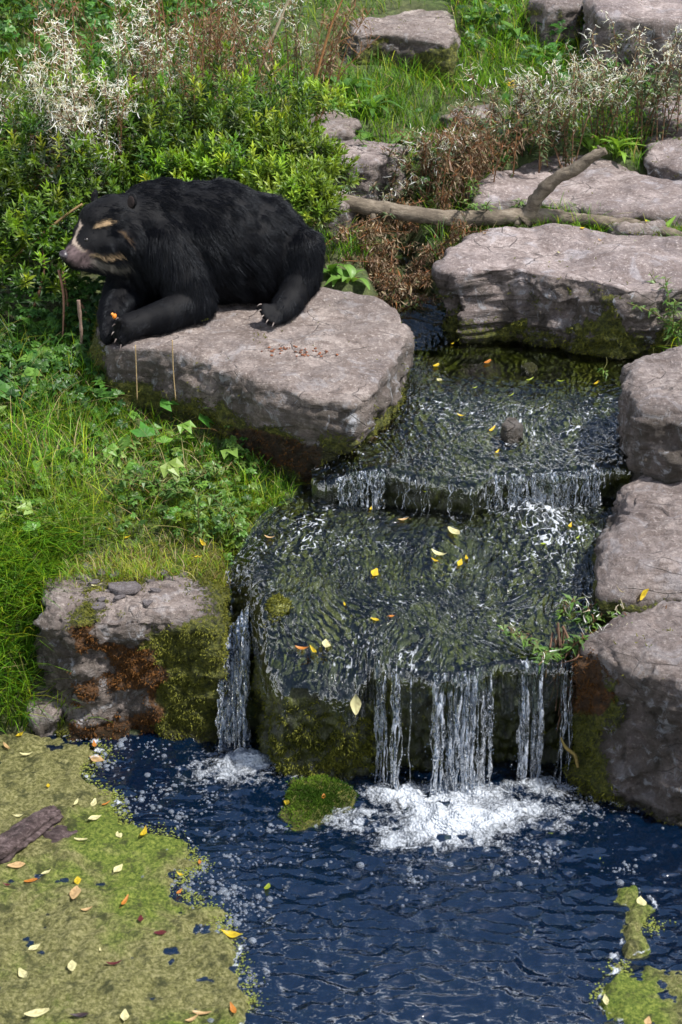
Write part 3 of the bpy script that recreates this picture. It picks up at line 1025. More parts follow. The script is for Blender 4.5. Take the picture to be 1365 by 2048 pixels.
pool = obj('pool_water', make_mesh('pool_water', np.stack([PX.ravel(), PYg.ravel(), pz.ravel()], 1), [grid_faces(len(px_), len(py_))], M_POOL,
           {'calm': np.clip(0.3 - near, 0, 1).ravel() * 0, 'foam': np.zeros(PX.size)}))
tag(pool, 'dark blue rippled pool below the falls', None, None, 'structure')


# ------------------------------------------------------------------ falling water
def mat_fall():
    g = NT('falling_water')
    v = g.coord((1.0, 1.0, 0.22))
    n = g.noise(v, 40.0, 2, 0.6, 0.8)
    n2 = g.noise(g.coord((1, 1, 0.6)), 38.0, 2, 0.6, 1.2)
    nm = g.bump(g.math('ADD', n, n2), 1.0, 0.012)
    fr = g.n('Fresnel')
    fr.inputs['IOR'].default_value = 1.6
    g.set(fr.inputs['Normal'], nm)
    tr = g.n('BsdfTransparent')
    g.set(tr.inputs['Color'], (0.66, 0.74, 0.84))
    gl = g.n('BsdfGlossy')
    gl.inputs['Roughness'].default_value = 0.06
    g.set(gl.inputs['Normal'], nm)
    m = g.n('MixShader')
    g.set(m.inputs[0], fr.outputs[0])
    g.t.links.new(tr.outputs[0], m.inputs[1])
    g.t.links.new(gl.outputs[0], m.inputs[2])
    wd = g.n('BsdfTranslucent')
    g.set(wd.inputs['Color'], (0.56, 0.62, 0.72))
    wd2 = g.n('BsdfDiffuse')
    g.set(wd2.inputs['Color'], (0.68, 0.73, 0.82))
    g.set(wd2.inputs['Normal'], nm)
    mw = g.n('MixShader')
    mw.inputs[0].default_value = 0.6
    g.t.links.new(wd.outputs[0], mw.inputs[1])
    g.t.links.new(wd2.outputs[0], mw.inputs[2])
    m2 = g.n('MixShader')
    g.set(m2.inputs[0], g.ramp(g.math('ADD', g.math('MULTIPLY', n, 0.6), g.math('MULTIPLY', n2, 0.4)), [(0.50, 0.0), (0.62, 0.85)]))
    g.t.links.new(m.outputs[0], m2.inputs[1])
    g.t.links.new(mw.outputs[0], m2.inputs[2])
    return g.done(m2.outputs[0])


M_FALL = mat_fall()


def fall(name, label, x0, x1, ylip, ztop, zbot, nstr, wide, throw=0.05, drops=60, seed=0, topjit=0.05):
    rg = np.random.default_rng(seed)
    b = Build()
    for k in range(nstr):
        x = rg.uniform(x0, x1)
        Yt = ylip(x) - rg.uniform(0.03, 0.075)
        zt = (ztop(x) if callable(ztop) else ztop) + rg.uniform(-topjit, 0.015)
        zb = zbot - rg.uniform(0, 0.03) if rg.random() < 0.8 else zbot + rg.uniform(0, 0.25) * (zt - zbot)
        n = 26
        t = np.linspace(0, 1, n)
        zz = zt + (zb - zt) * t
        fallen = np.maximum(zt - zz, 0)
        th = throw * rg.uniform(0.6, 1.3)
        Y = Yt - th * np.sqrt(fallen / 0.6) - 0.004
        w = rg.uniform(*wide)
        w = w * (1 - 0.35 * t) * (0.75 + 0.45 * vnoise(t * 9 + k * 7.7, k, seed, 5) + 0.40 * vnoise(t * 26 + k * 3.3, k, seed, 6)) * (0.4 + 0.6 * sstep(0, 0.08, t))
        w = np.maximum(w, 0.0015)
        xx = x + 0.010 * vnoise(t * 4 + k * 3.1, k, 0, 9) + 0.004 * vnoise(t * 17, k * 1.7, 3, 9)
        m = 7
        a = np.linspace(0, 2 * np.pi, m, endpoint=False)
        ring = np.stack([xx[:, None] + w[:, None] * np.cos(a), Y[:, None] + 0.35 * w[:, None] * np.sin(a) + 0.004 * vnoise(t[:, None] * 30 + k, np.cos(a)[None] * 2, k, 4), np.repeat(zz[:, None], m, 1)], -1)
        b.add(ring.reshape(-1, 3), [grid_faces(m, n, True)])
    if nstr >= 30 or seed == 4:          # the thin connected sheet the threads run down
        mu, mv = max(24, int((x1 - x0) / 0.006)), 60
        uu, vv = np.meshgrid(np.linspace(0, 1, mu), np.linspace(0, 1, mv))
        xs_ = x0 + (x1 - x0) * uu
        xs_ = xs_ + (uu - 0.5) * -0.10 * vv * (x1 - x0) + 0.006 * vnoise(vv * 9, uu * 5, seed, 31)
        Yl_ = np.interp(xs_.ravel(), np.linspace(x0 - .05, x1 + .05, 60), [ylip(q) for q in np.linspace(x0 - .05, x1 + .05, 60)]).reshape(xs_.shape)
        zt_ = np.interp(xs_.ravel(), np.linspace(x0 - .05, x1 + .05, 60), [ztop(q) if callable(ztop) else ztop for q in np.linspace(x0 - .05, x1 + .05, 60)]).reshape(xs_.shape)
        zz_ = zt_ + (zbot - 0.01 - zt_) * vv
        Ys_ = Yl_ - 0.035 - throw * np.sqrt(np.maximum(zt_ - zz_, 0) / 0.6) + 0.010 * vnoise(uu * (x1 - x0) * 55, vv * 5, seed, 33) + 0.006 * vnoise(uu * (x1 - x0) * 130, vv * 16, seed, 35)
        F_ = grid_faces(mu, mv)
        hole = (vnoise(uu * (x1 - x0) * 38, vv * 2.2 + 4, seed, 37) + 0.5 * vnoise(uu * (x1 - x0) * 90, vv * 9, seed, 38) - 0.55 * vv + 0.55).ravel()
        edge = (np.minimum(uu, 1 - uu) * (x1 - x0) / 0.02).ravel()
        keep_ = (hole[F_].mean(1) > 0.0) & ((edge[F_].mean(1) + hole[F_].mean(1)) > 0.6)
        b.add(np.stack([xs_, Ys_, zz_], -1).reshape(-1, 3), [F_[keep_]])
    ico = np.array([[0, 0, 1.3], [1, 0, 0], [0, 1, 0], [-1, 0, 0], [0, -1, 0], [0, 0, -1]], float)
    icf = np.array([[0, 1, 2], [0, 2, 3], [0, 3, 4], [0, 4, 1], [5, 2, 1], [5, 3, 2], [5, 4, 3], [5, 1, 4]])
    for k in range(drops):
        x = rg.uniform(x0 - 0.02, x1 + 0.02)
        f = rg.random() ** 0.6
        zt = ztop(x) if callable(ztop) else ztop
        z = zt + (zbot - zt) * f
        p = np.array([x, ylip(x) - throw * f * rg.uniform(0.5, 2.2) - 0.01, z])
        b.add(ico * rg.uniform(0.0018, 0.005) + p, [icf])
    o = obj(name, b.mesh(name, M_FALL))
    tag(o, label, 'waterfall', 'threads of the falls')
    o['kind'] = 'stuff'
    return o


def xpx(px, py, z): return Pz(px, py, z)[0]


l1z = lambda x: float(z1(np.array(x), yl1(np.array(x)))) - 0.005
l2z = lambda x: float(z2(np.array(x), yl2(np.array(x)))) - 0.005
yf = lambda x: float(yl1(x))
yf2 = lambda x: float(yl2(x))
fall('waterfall', 'narrow glassy fall between square mossy boulder and rock dome', xpx(438, 1190, .6), xpx(498, 1190, .6), yf, l1z, -0.02, 30, (0.004, 0.020), 0.27, 120, 1)
fall('waterfall', 'thin separate threads of water beside the mossy rock face', xpx(752, 1332, .6), xpx(835, 1328, .6), yf, l1z, -0.02, 15, (0.003, 0.009), 0.05, 90, 2)
fall('waterfall', 'broad bright main fall dropping into white foam', xpx(862, 1326, .6), xpx(985, 1310, .6), yf, l1z, -0.02, 32, (0.002, 0.014), 0.06, 260, 3)
fall('waterfall', 'single slim column of falling water near the hanging roots', xpx(1038, 1320, .6), xpx(1088, 1320, .6), yf, l1z, -0.02, 12, (0.002, 0.009), 0.05, 80, 4)
fall('waterfall', 'weak trickle in the dark gap beside the tall boulder', xpx(1125, 1316, .6), xpx(1150, 1316, .6), yf, l1z, -0.02, 7, (0.002, 0.006), 0.03, 50, 5)
fall('waterfall', 'small broken fall of the upper step under the bear rock corner', xpx(672, 930, .95), xpx(770, 932, .95), yf2, l2z, 0.76, 30, (0.002, 0.008), 0.03, 60, 6, 0.02)
fall('waterfall', 'wide low curtain of the upper step beside the dark boulder', xpx(985, 940, .95), xpx(1215, 930, .95), yf2, l2z, 0.75, 50, (0.002, 0.008), 0.03, 120, 7, 0.02)
fall('waterfall', 'faint trickles over the green bulge of the upper step', xpx(775, 935, .95), xpx(980, 960, .95), yf2, l2z, 0.78, 14, (0.002, 0.005), 0.02, 30, 8, 0.02)

# ------------------------------------------------------------------ foam and bubbles
def mat_foam():
    g = NT('foam')
    v = g.coord()
    n = g.noise(v, 17.0, 6, 0.66, 1.2)
    vo = g.n('TexVoronoi')
    g.set(vo.inputs['Vector'], v)
    vo.inputs['Scale'].default_value = 85.0
    d = g.attr('dens')
    e = g.math('ADD', d, g.math('MULTIPLY', g.math('SUBTRACT', n, 0.5), 2.0))
    e = g.math('ADD', e, g.math('MULTIPLY', g.math('SUBTRACT', vo.outputs['Distance'], 0.4), -0.30))
    f = g.ramp(e, [(0.36, 0.0), (0.62, 0.34), (1.10, 0.85)])
    p = g.principled(Base_Color=(0.47, 0.51, 0.57), Roughness=0.35, Normal=g.bump(g.math('ADD', n, vo.outputs['Distance']), 0.9, 0.012), Specular_IOR_Level=0.5)
    tr = g.n('BsdfTransparent')
    m = g.n('MixShader')
    g.set(m.inputs[0], f)
    g.t.links.new(tr.outputs[0], m.inputs[1])
    g.t.links.new(p, m.inputs[2])
    return g.done(m.outputs[0])


M_FOAM = mat_foam()


def foam_patch(name, label, cx, cy, hx, hy, dens, mound):
    nx, ny = int(hx * 2 / 0.009), int(hy * 2 / 0.009)
    X, Y = np.meshgrid(np.linspace(cx - hx, cx + hx, nx), np.linspace(cy - hy, cy + hy, ny))
    D = dens(X, Y)
    ed = np.minimum(sstep(0, 0.06, hx - np.abs(X - cx)), sstep(0, 0.06, hy - np.abs(Y - cy)))
    D = D * ed
    Z = 0.016 + mound(X, Y) + 0.022 * np.clip(D, 0, 1) * (fbm(X * 22, Y * 22, 0, 3, 7) + 0.4)
    V = np.stack([X.ravel(), Y.ravel(), Z.ravel()], 1)
    F = grid_faces(nx, ny)
    keep = D.ravel()[F].max(1) > 0.02
    o = obj(name, make_mesh(name, V, [F[keep]], M_FOAM, {'dens': D.ravel()}))
    tag(o, label, 'foam', None, 'stuff')
    return o


f0, f1, f2 = FALLS
fc = Pz(905, 1650, 0)
G = lambda X, Y, p, a, b: np.exp(-((X - p[0]) / a) ** 2 - ((Y - p[1]) / b) ** 2)
foam_patch('foam', 'white foam where the narrow fall lands', f0[0], f0[1] - 0.05, 0.45, 0.36,
           lambda X, Y: 1.0 * G(X, Y, f0, 0.13, 0.08) + 0.66 * G(X, Y, (f0[0] - 0.05, f0[1] - 0.10), 0.32, 0.16) + 0.15 * fbm(X * 6, Y * 6, 0, 2, 3),
           lambda X, Y: 0.02 * G(X, Y, f0, 0.10, 0.06))
foam_patch('foam', 'churning white mound of foam under the broad main fall', fc[0] + 0.05, fc[1] + 0.05, 0.95, 0.46,
           lambda X, Y: 0.85 * G(X, Y, fc, 0.15, 0.10) + 0.50 * G(X, Y, (fc[0] - 0.02, fc[1] + 0.02), 0.45, 0.22) + 0.75 * G(X, Y, (f1[0] - .1, f1[1] + .04), 0.26, 0.06)
           + 0.8 * G(X, Y, (f2[0], f2[1] - .03), 0.13, 0.08) + 0.44 * G(X, Y, (fc[0] + 0.10, fc[1] + 0.02), 0.80, 0.32) + 0.30 * fbm(X * 5, Y * 8, 0, 2, 9) - 0.08,
           lambda X, Y: 0.05 * G(X, Y, fc, 0.13, 0.09) + 0.015 * G(X, Y, f2, 0.1, 0.06))

# bubbles drifting on the pool
M_BUB = NT('bubble')
_f = M_BUB.n('Fresnel'); _f.inputs['IOR'].default_value = 1.45
_t = M_BUB.n('BsdfTransparent'); M_BUB.set(_t.inputs['Color'], (0.9, 0.92, 0.95))
_g = M_BUB.principled(Base_Color=(0.35, 0.4, 0.48), Roughness=0.25)
_m = M_BUB.n('MixShader')
M_BUB.set(_m.inputs[0], M_BUB.math('MULTIPLY_ADD', _f.outputs[0], 1.0, 0.18))
M_BUB.t.links.new(_t.outputs[0], _m.inputs[1]); M_BUB.t.links.new(_g, _m.inputs[2])
M_BUB = M_BUB.done(_m.outputs[0])
bb = Build()
nth_, nr_ = 9, 4
hemi = np.array([[math.cos(a) * math.cos(e), math.sin(a) * math.cos(e), math.sin(e)] for e in np.linspace(0, 1.35, nr_) for a in np.linspace(0, 2 * math.pi, nth_, endpoint=False)] + [[0, 0, 1]])
hf = grid_faces(nth_, nr_, True)
hi = np.arange(nth_)
ht = np.stack([(nr_ - 1) * nth_ + hi, (nr_ - 1) * nth_ + (hi + 1) % nth_, np.full(nth_, nr_ * nth_)], 1)
rg = np.random.default_rng(8)
cl = [(260, 1560), (330, 1580), (230, 1500), (300, 1610), (420, 1600), (360, 1640), (470, 1700), (560, 1660), (700, 1640), (1150, 1620), (1230, 1620), (1100, 1700), (830, 1760), (1000, 1740), (1180, 1590),
      (380, 1745), (440, 1790), (455, 1840), (460, 1780), (470, 1900), (480, 1960), (400, 1730), (500, 1820), (640, 1720), (1250, 1740), (250, 1620), (200, 1520), (300, 1500), (440, 1860), (365, 1770)]
for k in range(1900):
    c = cl[rg.integers(len(cl))]
    sp_ = 16 if rg.random() < 0.5 else 60
    p = Pz(c[0] + rg.normal(0, sp_), c[1] + rg.normal(0, sp_ * 0.6), 0.0)
    r = rg.uniform(0.002, 0.008) if rg.random() < 0.93 else rg.uniform(0.008, 0.018)
    bb.add(hemi * np.array([r, r, r * 0.75]) + p, [hf, ht])
tag(obj('bubbles', bb.mesh('bubbles', M_BUB)), 'clear bubbles scattered over the pool near the algae', 'bubbles', None, 'stuff')


# ------------------------------------------------------------------ algae mats
def mat_algae():
    g = NT('duckweed_and_algae')
    v = g.coord()
    a = g.noise(v, 4.5, 6, 0.7, 0.6)
    b = g.noise(v, 62.0, 5, 0.8)
    c = g.ramp(b, [(0.34, (0.034, 0.034, 0.009)), (0.48, (0.105, 0.104, 0.034)), (0.64, (0.24, 0.225, 0.105))])
    gr = g.ramp(b, [(0.34, (0.016, 0.030, 0.005)), (0.48, (0.070, 0.105, 0.012)), (0.64, (0.19, 0.22, 0.04))])
    c = g.mix(g.ramp(g.math('ADD', a, g.attr('green')), [(0.44, 0.0), (0.66, 0.95)]), c, gr)
    c = g.mix(g.ramp(g.noise(v, 11.0, 5, 0.7), [(0.36, 0.85), (0.47, 0.0)]), c, (0.026, 0.030, 0.010))
    return g.done(g.principled(Base_Color=c, Roughness=0.75, Normal=g.bump(b, 1.0, 0.012), Specular_IOR_Level=0.2))


M_ALGAE = mat_algae()


def in_poly(X, Y, poly):
    ins = np.zeros(X.shape, bool)
    j = len(poly) - 1
    for i in range(len(poly)):
        xi, yi, xj, yj = *poly[i], *poly[j]
        c = ((yi > Y) != (yj > Y)) & (X < (xj - xi) * (Y - yi) / (yj - yi + 1e-12) + xi)
        ins ^= c
        j = i
    return ins


def poly_dist(X, Y, poly):
    d = np.full(X.shape, 1e9)
    for i in range(len(poly)):
        a, b = np.array(poly[i]), np.array(poly[(i + 1) % len(poly)])
        ab = b - a
        t = np.clip(((X - a[0]) * ab[0] + (Y - a[1]) * ab[1]) / (ab @ ab + 1e-12), 0, 1)
        d = np.minimum(d, np.hypot(X - a[0] - t * ab[0], Y - a[1] - t * ab[1]))
    return np.where(in_poly(X, Y, poly), d, -d)


def algae(name, label, pxs, step=0.008, thick=0.012, seed=0, green=0.0, rim=True):
    poly = [tuple(Pz(a, b, 0.0)[:2]) for a, b in pxs]
    P = np.array(poly)
    x = np.arange(P[:, 0].min() - 0.05, P[:, 0].max() + 0.05, step)
    y = np.arange(P[:, 1].min() - 0.05, P[:, 1].max() + 0.05, step)
    X, Y = np.meshgrid(x, y)
    D = poly_dist(X, Y, poly) + 0.040 * fbm(X * 9, Y * 9, 0, 5, seed, 0.6)
    lump = fbm(X * 26, Y * 26, 0, 3, seed + 3)
    Z = -0.012 + (thick + 0.020) * sstep(-0.02, 0.05, D) + sstep(0, 0.05, D) * (0.009 * lump + 0.016 * fbm(X * 6, Y * 6, 0, 2, seed + 5))
    F = grid_faces(len(x), len(y))
    keep = D.ravel()[F].max(1) > -0.025
    gr = green + 0.3 * fbm(X * 2.2, Y * 2.2, 0, 2, seed + 8)
    o = obj(name, make_mesh(name, np.stack([X, Y, Z], -1).reshape(-1, 3), [F[keep]], M_ALGAE, {'green': gr.ravel()}))
    tag(o, label, 'algae', None, 'stuff')
    if rim:
        # scum rim of white froth along the open-water edge
        rimd = np.exp(-((D + 0.006) / 0.012) ** 2) * sstep(-0.15, 0.4, fbm(X * 6, Y * 6, 0, 2, seed + 11)) * (0.75 + 0.5 * fbm(X * 30, Y * 30, 0, 2, seed + 12))
        rimd = rimd * sstep(P[:, 0].min() + 0.25, P[:, 0].min() + 0.5, X) if len(pxs) > 12 else rimd
        k2 = rimd.ravel()[F].max(1) > 0.15
        if k2.any():
            o2 = obj('froth', make_mesh('froth', np.stack([X, Y, Z * 0 + 0.019 + 0.012 * lump * rimd], -1).reshape(-1, 3), [F[k2]], M_FOAM, {'dens': rimd.ravel()}), o)
            tag(o2, None, None, None, 'stuff')
    return o


algae('algae_mat', 'broad yellow-green algae mat strewn with fallen leaves along the pool',
      [(-700, 1462), (0, 1462), (110, 1478), (190, 1484), (215, 1505), (165, 1530), (175, 1565), (225, 1585), (238, 1625), (245, 1650), (330, 1664), (385, 1712), (396, 1735), (350, 1748), (352, 1775),
       (378, 1795), (425, 1816), (442, 1850), (470, 1905), (488, 1965), (505, 2010), (490, 2060), (480, 2300), (-700, 2300)], seed=3, green=-0.02)
algae('algae_patch', 'long narrow strip of algae edged with froth by the open water', [(1243, 1782), (1275, 1772), (1300, 1800), (1298, 1860), (1275, 1915), (1240, 1940), (1228, 1930), (1250, 1870), (1245, 1820)], seed=7, green=0.12)
algae('algae_patch', 'rounded algae patch floating below the narrow strip', [(1205, 1975), (1240, 1950), (1300, 1940), (1370, 1950), (1520, 1960), (1520, 2200), (1290, 2200), (1235, 2050), (1200, 2010)], seed=9, green=0.05)
algae('algae_strand', 'thin green weed strand trailing from the foam', [(1105, 1672), (1130, 1678), (1175, 1696), (1212, 1712), (1208, 1722), (1165, 1708), (1118, 1690)], seed=10, green=0.2, rim=False)
algae('algae_strand', 'thin green weed strand at the foot of the tall boulder', [(1185, 1540), (1230, 1546), (1290, 1556), (1340, 1548), (1340, 1556), (1280, 1566), (1210, 1558)], seed=12, green=0.3, rim=False)

# duckweed drifting off the edge of the mat
dk = Build()
hx = np.array([[math.cos(a), math.sin(a), 0.0] for a in np.linspace(0, 2 * math.pi, 6, endpoint=False)] + [[0, 0, 0.35]])
hxf = np.array([[i, (i + 1) % 6, 6] for i in range(6)])
edge_px = [(190, 1484), (215, 1505), (165, 1530), (175, 1565), (225, 1585), (238, 1625), (245, 1650), (330, 1664), (385, 1712), (396, 1735), (350, 1748), (378, 1795), (425, 1816), (442, 1850), (470, 1905), (488, 1965), (505, 2010), (1240, 1940), (1205, 1985), (1300, 1850)]
for k in range(2600):
    i = rg.integers(len(edge_px) - 4) if rg.random() < 0.85 else len(edge_px) - 1 - rg.integers(3)
    f = rg.random() if i < len(edge_px) - 4 else 0
    c = np.array(edge_px[i]) * (1 - f) + np.array(edge_px[min(i + 1, len(edge_px) - 1)]) * f
    p = Pz(c[0] + rg.normal(0, 14), c[1] + rg.normal(0, 9), 0.007)
    dk.add(hx * rg.uniform(0.002, 0.005) + p, [hxf], np.array([0.22, 0.25, 0.05]) * rg.uniform(.5, 1.4))
tag(obj('duckweed', dk.mesh('duckweed', M_LEAF)), 'loose duckweed grains drifting at the algae edge', 'duckweed', None, 'stuff')

# mossy stone standing in the pool
mg = plane_outline([(572, 1585), (590, 1556), (640, 1548), (700, 1560), (706, 1580), (680, 1605), (640, 1630), (600, 1648), (570, 1640)], 0.045, 6.7, 0.02)
add_rock('flat bright green mossy stone in the pool below the rock dome', mg, -0.3, seed=66, nth=140, nt=30, ns=16, round_=0.03, terr=0.006, moss=lambda V, s: np.full(len(V), 1.0), tufts=0)
_o = COL.objects[-1]
_me = _o.data
_V = np.array([v.co[:] for v in _me.vertices]); _N = np.array([v.normal[:] for v in _me.vertices])
_n = 6000
_i = RNG.choice(len(_V), _n)
_k = RNG.random((_n, 1)) * np.clip(0.6 + fbm(_V[_i, 0] * 9, _V[_i, 1] * 9, 0, 2, 5), 0.1, 1)[:, None]
tag(curves_obj('moss', _V[_i] + RNG.normal(0, 0.003, (_n, 3)), norm(_N[_i] + RNG.normal(0, .5, (_n, 3))), RNG.uniform(.006, .018, _n), 0.0022, np.array([.02, .05, .004]) * (1 - _k) + np.array([.13, .21, .02]) * _k, M_MOSS, _o), kind='stuff')
# little stones standing out of the upper tier
for px, py, w, lb, ms in [(1023, 842, 25, 'brown wet pebble breaking the surface of the upper tier', 0.0), (1060, 728, 11, 'tiny mossy stone in the calm water below the long boulder', 1.0)]:
    add_rock(lb, plane_outline([(px - w, py), (px - w * .5, py - w * .55), (px + w * .4, py - w * .6), (px + w, py - w * .1), (px + w * .6, py + w * .4), (px - w * .4, py + w * .45)], 1.055, 8.8, 0.0), 0.93, seed=70 + w, nth=60, nt=18, ns=14,
             round_=0.02, big=0.008, mid=0.004, strata=0.003, terr=0.002, wet_z=1.03, moss=lambda V, s, k=ms: np.full(len(V), k * 0.8))


# ------------------------------------------------------------------ ground sheet, dipped where rocks are bedded in it
gx, gy = axis(-3.2, 3.4, 0.05, 500), axis(6.2, 16.5, 0.05, 480)
GX, GY = np.meshgrid(gx, gy)
GZ = ground(GX, GY)
for poly in ROCK_POLYS:
    q = np.array(poly)
    box = (GX > q[:, 0].min()) & (GX < q[:, 0].max()) & (GY > q[:, 1].min()) & (GY < q[:, 1].max())
    GZ[box] -= 0.22 * sstep(0.0, 0.12, poly_dist(GX[box], GY[box], poly))
gv = np.stack([GX.ravel(), GY.ravel(), GZ.ravel()], 1)
tag(obj('ground', make_mesh('ground', gv, [grid_faces(len(gx), len(gy))], mat_ground())), kind='structure')


# ------------------------------------------------------------------ the bear
from mathutils.bvhtree import BVHTree


def on_rock(px, py, rpx):
    lo, hi = 8.2, 10.5
    for _ in range(40):
        Y = (lo + hi) / 2
        p = PY(px, py, Y)
        if p[2] - rpx * mpp(p) > bear_rock_z(Y) + 0.004:
            lo = Y
        else:
            hi = Y
    return p


def B(px, py, Y): return PY(px, py, Y)


PR = []          # (p0, r0, p1, r1, comb direction, fur length, kind)


def cap(a, ra, b, rb, comb, fur, kind):
    PR.append((np.array(a), ra * mpp(a), np.array(b), rb * mpp(b), norm(np.array(comb, float)), fur, kind))


mid = on_rock(440, 482, 116)
bk = np.array([0.85, 0.1, -0.55])
cap(B(318, 458, 9.60), 92, mid, 120, bk, 0.052, 'body')
cap(mid, 120, B(505, 492, 9.62), 108, (0.75, 0, -0.7), 0.050, 'body')
cap(B(505, 492, 9.62), 108, B(562, 512, 9.66), 74, (0.7, 0.1, -0.8), 0.050, 'body')
cap(B(420, 540, 9.48), 62, B(520, 545, 9.5), 55, (0.5, 0, -0.8), 0.045, 'body')
cap(B(306, 438, 9.56), 74, B(335, 452, 9.58), 94, (0.9, 0, -0.5), 0.055, 'body')
cap(B(262, 452, 9.47), 58, B(300, 458, 9.50), 76, (0.9, 0, -0.5), 0.050, 'ruff')
cap(B(262, 482, 9.36), 48, B(300, 520, 9.42), 62, (0.45, -0.1, -0.9), 0.060, 'ruff')
# near foreleg
el = on_rock(392, 606, 38)
cap(B(338, 500, 9.38), 68, B(372, 560, 9.27), 52, (0.25, 0, -1), 0.042, 'arm')
cap(B(372, 560, 9.27), 52, el, 40, (0.15, 0, -1), 0.040, 'arm')
fa, wr, pw = on_rock(335, 629, 33), on_rock(288, 643, 27), on_rock(252, 655, 28)
cap(el, 38, fa, 33, (-0.5, -0.2, -0.7), 0.030, 'arm')
cap(fa, 33, wr, 27, (-0.7, -0.2, -0.5), 0.026, 'arm')
cap(wr, 27, pw, 27, (-0.8, -0.3, -0.4), 0.018, 'paw')
# chest and far foreleg
cap(B(290, 545, 9.50), 60, B(250, 590, 9.40), 42, (-0.1, 0, -1), 0.040, 'arm')
fw = on_rock(222, 640, 24)
cap(B(250, 590, 9.40), 42, fw, 24, (-0.2, 0, -1), 0.030, 'arm')
cap(fw, 23, B(216, 672, fw[1] - 0.12), 15, (-0.1, -0.2, -1), 0.014, 'paw')
# near hind leg, drawn up
ft = on_rock(562, 622, 24)
an = on_rock(584, 596, 32)
kn_ = B(612, 496, 9.46)
cap(B(560, 520, 9.56), 66, kn_, 38, (0.6, 0, -0.5), 0.045, 'leg')
cap(B(604, 482, 9.50), 28, kn_, 38, (0.3, 0, -0.8), 0.040, 'leg')
cap(kn_, 38, B(606, 556, 9.42), 36, (-0.1, 0, -1), 0.036, 'leg')
cap(B(606, 556, 9.42), 36, an, 31, (-0.3, -0.1, -1), 0.032, 'leg')
cap(an, 31, ft, 23, (-0.6, -0.2, -0.8), 0.020, 'paw')
# haunch and tucked far hind leg
cap(B(585, 545, 9.68), 55, B(540, 575, 9.62), 38, (0.2, 0, -1), 0.040, 'leg')
# head
back = np.array([0.75, 0.15, 0.25])
cap(B(226, 440, 9.40), 52, B(250, 444, 9.44), 56, (0.85, 0.1, 0.15), 0.024, 'head')
cap(B(196, 443, 9.35), 40, B(226, 440, 9.40), 52, (0.7, 0.1, 0.45), 0.016, 'head')
cap(B(176, 470, 9.31), 31, B(205, 455, 9.36), 44, (0.75, 0, 0.35), 0.012, 'head')
cap(B(212, 490, 9.31), 42, B(245, 480, 9.37), 48, (0.85, -0.1, -0.35), 0.026, 'cheek')
cap(B(160, 500, 9.25), 27, B(185, 488, 9.29), 36, (0.8, 0, 0.1), 0.006, 'muzzle')
cap(B(143, 513, 9.21), 20, B(160, 500, 9.25), 27, (0.8, 0, 0.2), 0.004, 'muzzle')
cap(B(150, 524, 9.22), 16, B(195, 518, 9.28), 26, (0.8, 0, -0.4), 0.012, 'muzzle')
cap(B(195, 520, 9.28), 26, B(235, 515, 9.33), 36, (0.7, -0.1, -0.7), 0.032, 'chin')

sp = Build()
_n1, _n2 = 16, 10
_u = np.linspace(0, 2 * np.pi, _n1, endpoint=False)
_v = np.linspace(-np.pi / 2 + 0.12, np.pi / 2 - 0.12, _n2)
SPH = np.array([[math.cos(e) * math.cos(a), math.cos(e) * math.sin(a), math.sin(e)] for e in _v for a in _u] + [[0, 0, -1], [0, 0, 1]])
_i = np.arange(_n1)
SPF = [grid_faces(_n1, _n2, True), np.stack([np.full(_n1, _n1 * _n2), (_i + 1) % _n1, _i], 1), np.stack([np.full(_n1, _n1 * _n2 + 1), (_n2 - 1) * _n1 + _i, (_n2 - 1) * _n1 + (_i + 1) % _n1], 1)]
for p0, r0, p1, r1, *_ in PR:
    L = np.linalg.norm(p1 - p0)
    n = max(2, int(L / (0.35 * min(r0, r1))) + 1)
    for t in np.linspace(0, 1, n):
        sp.add(SPH * (r0 + (r1 - r0) * t) + p0 + (p1 - p0) * t, SPF)


def ear_pts(c, right, up, front, w, h):
    e = SPH * np.array([w, 0.014, h])
    return c + e[:, :1] * right + e[:, 1:2] * front + e[:, 2:] * up


def ear(c, face):
    front = norm(np.array(face, float))
    up = norm(np.array([0.15, 0.1, 1.0]) - front * np.dot(front, [0.15, 0.1, 1.0]))
    right = np.cross(up, front)
    return c, right, up, front


EARS = [ear(B(265, 402, 9.21), (-0.55, -0.8, 0.1)), ear(B(190, 394, 9.50), (-0.85, 0.2, 0.1))]
for c, r_, u_, f_ in EARS:
    sp.add(ear_pts(c, r_, u_, f_, 0.040, 0.050), SPF)
# toes are part of the same body surface
TOES = []
for (px, py, rp, q) in [(238, 640, 8, 0), (233, 651, 8, 0), (232, 664, 8.5, 0), (236, 676, 8.5, 0), (244, 686, 8, 0)]:
    a = np.array(pw)
    tp = B(px, py, pw[1] - 0.075 + 0.008 * (py - 664) / 10)
    TOES.append((tp, a, rp))
FTOES = []
for (px, py, rp) in [(527, 612, 7.5), (526, 622, 8), (531, 632, 8), (539, 640, 8), (549, 646, 7.5)]:
    tp = B(px, py, ft[1] - 0.055 - 0.002 * (py - 612))
    FTOES.append((tp, ft, rp))
for tp, a, rp in TOES + FTOES:
    for t in np.linspace(0, 1, 6):
        p = tp + (a - tp) * t
        sp.add(SPH * (rp + 5 * t) * mpp(tp) + p, SPF)
tmp = obj('tmp_bear', sp.mesh('tmp_bear', None))
rm = tmp.modifiers.new('r', 'REMESH')
rm.mode = 'VOXEL'
rm.voxel_size = 0.0115
sm = tmp.modifiers.new('s', 'SMOOTH')
sm.factor = 0.5
sm.iterations = 7
bpy.context.view_layer.update()
ev = tmp.evaluated_get(bpy.context.evaluated_depsgraph_get())
bm_ = bpy.data.meshes.new_from_object(ev)
bm_.name = 'bear'
bpy.data.objects.remove(tmp)
bm_.materials.clear()
BV = np.empty(len(bm_.vertices) * 3, np.float32)
bm_.vertices.foreach_get('co', BV)
BV = BV.reshape(-1, 3).astype(float)
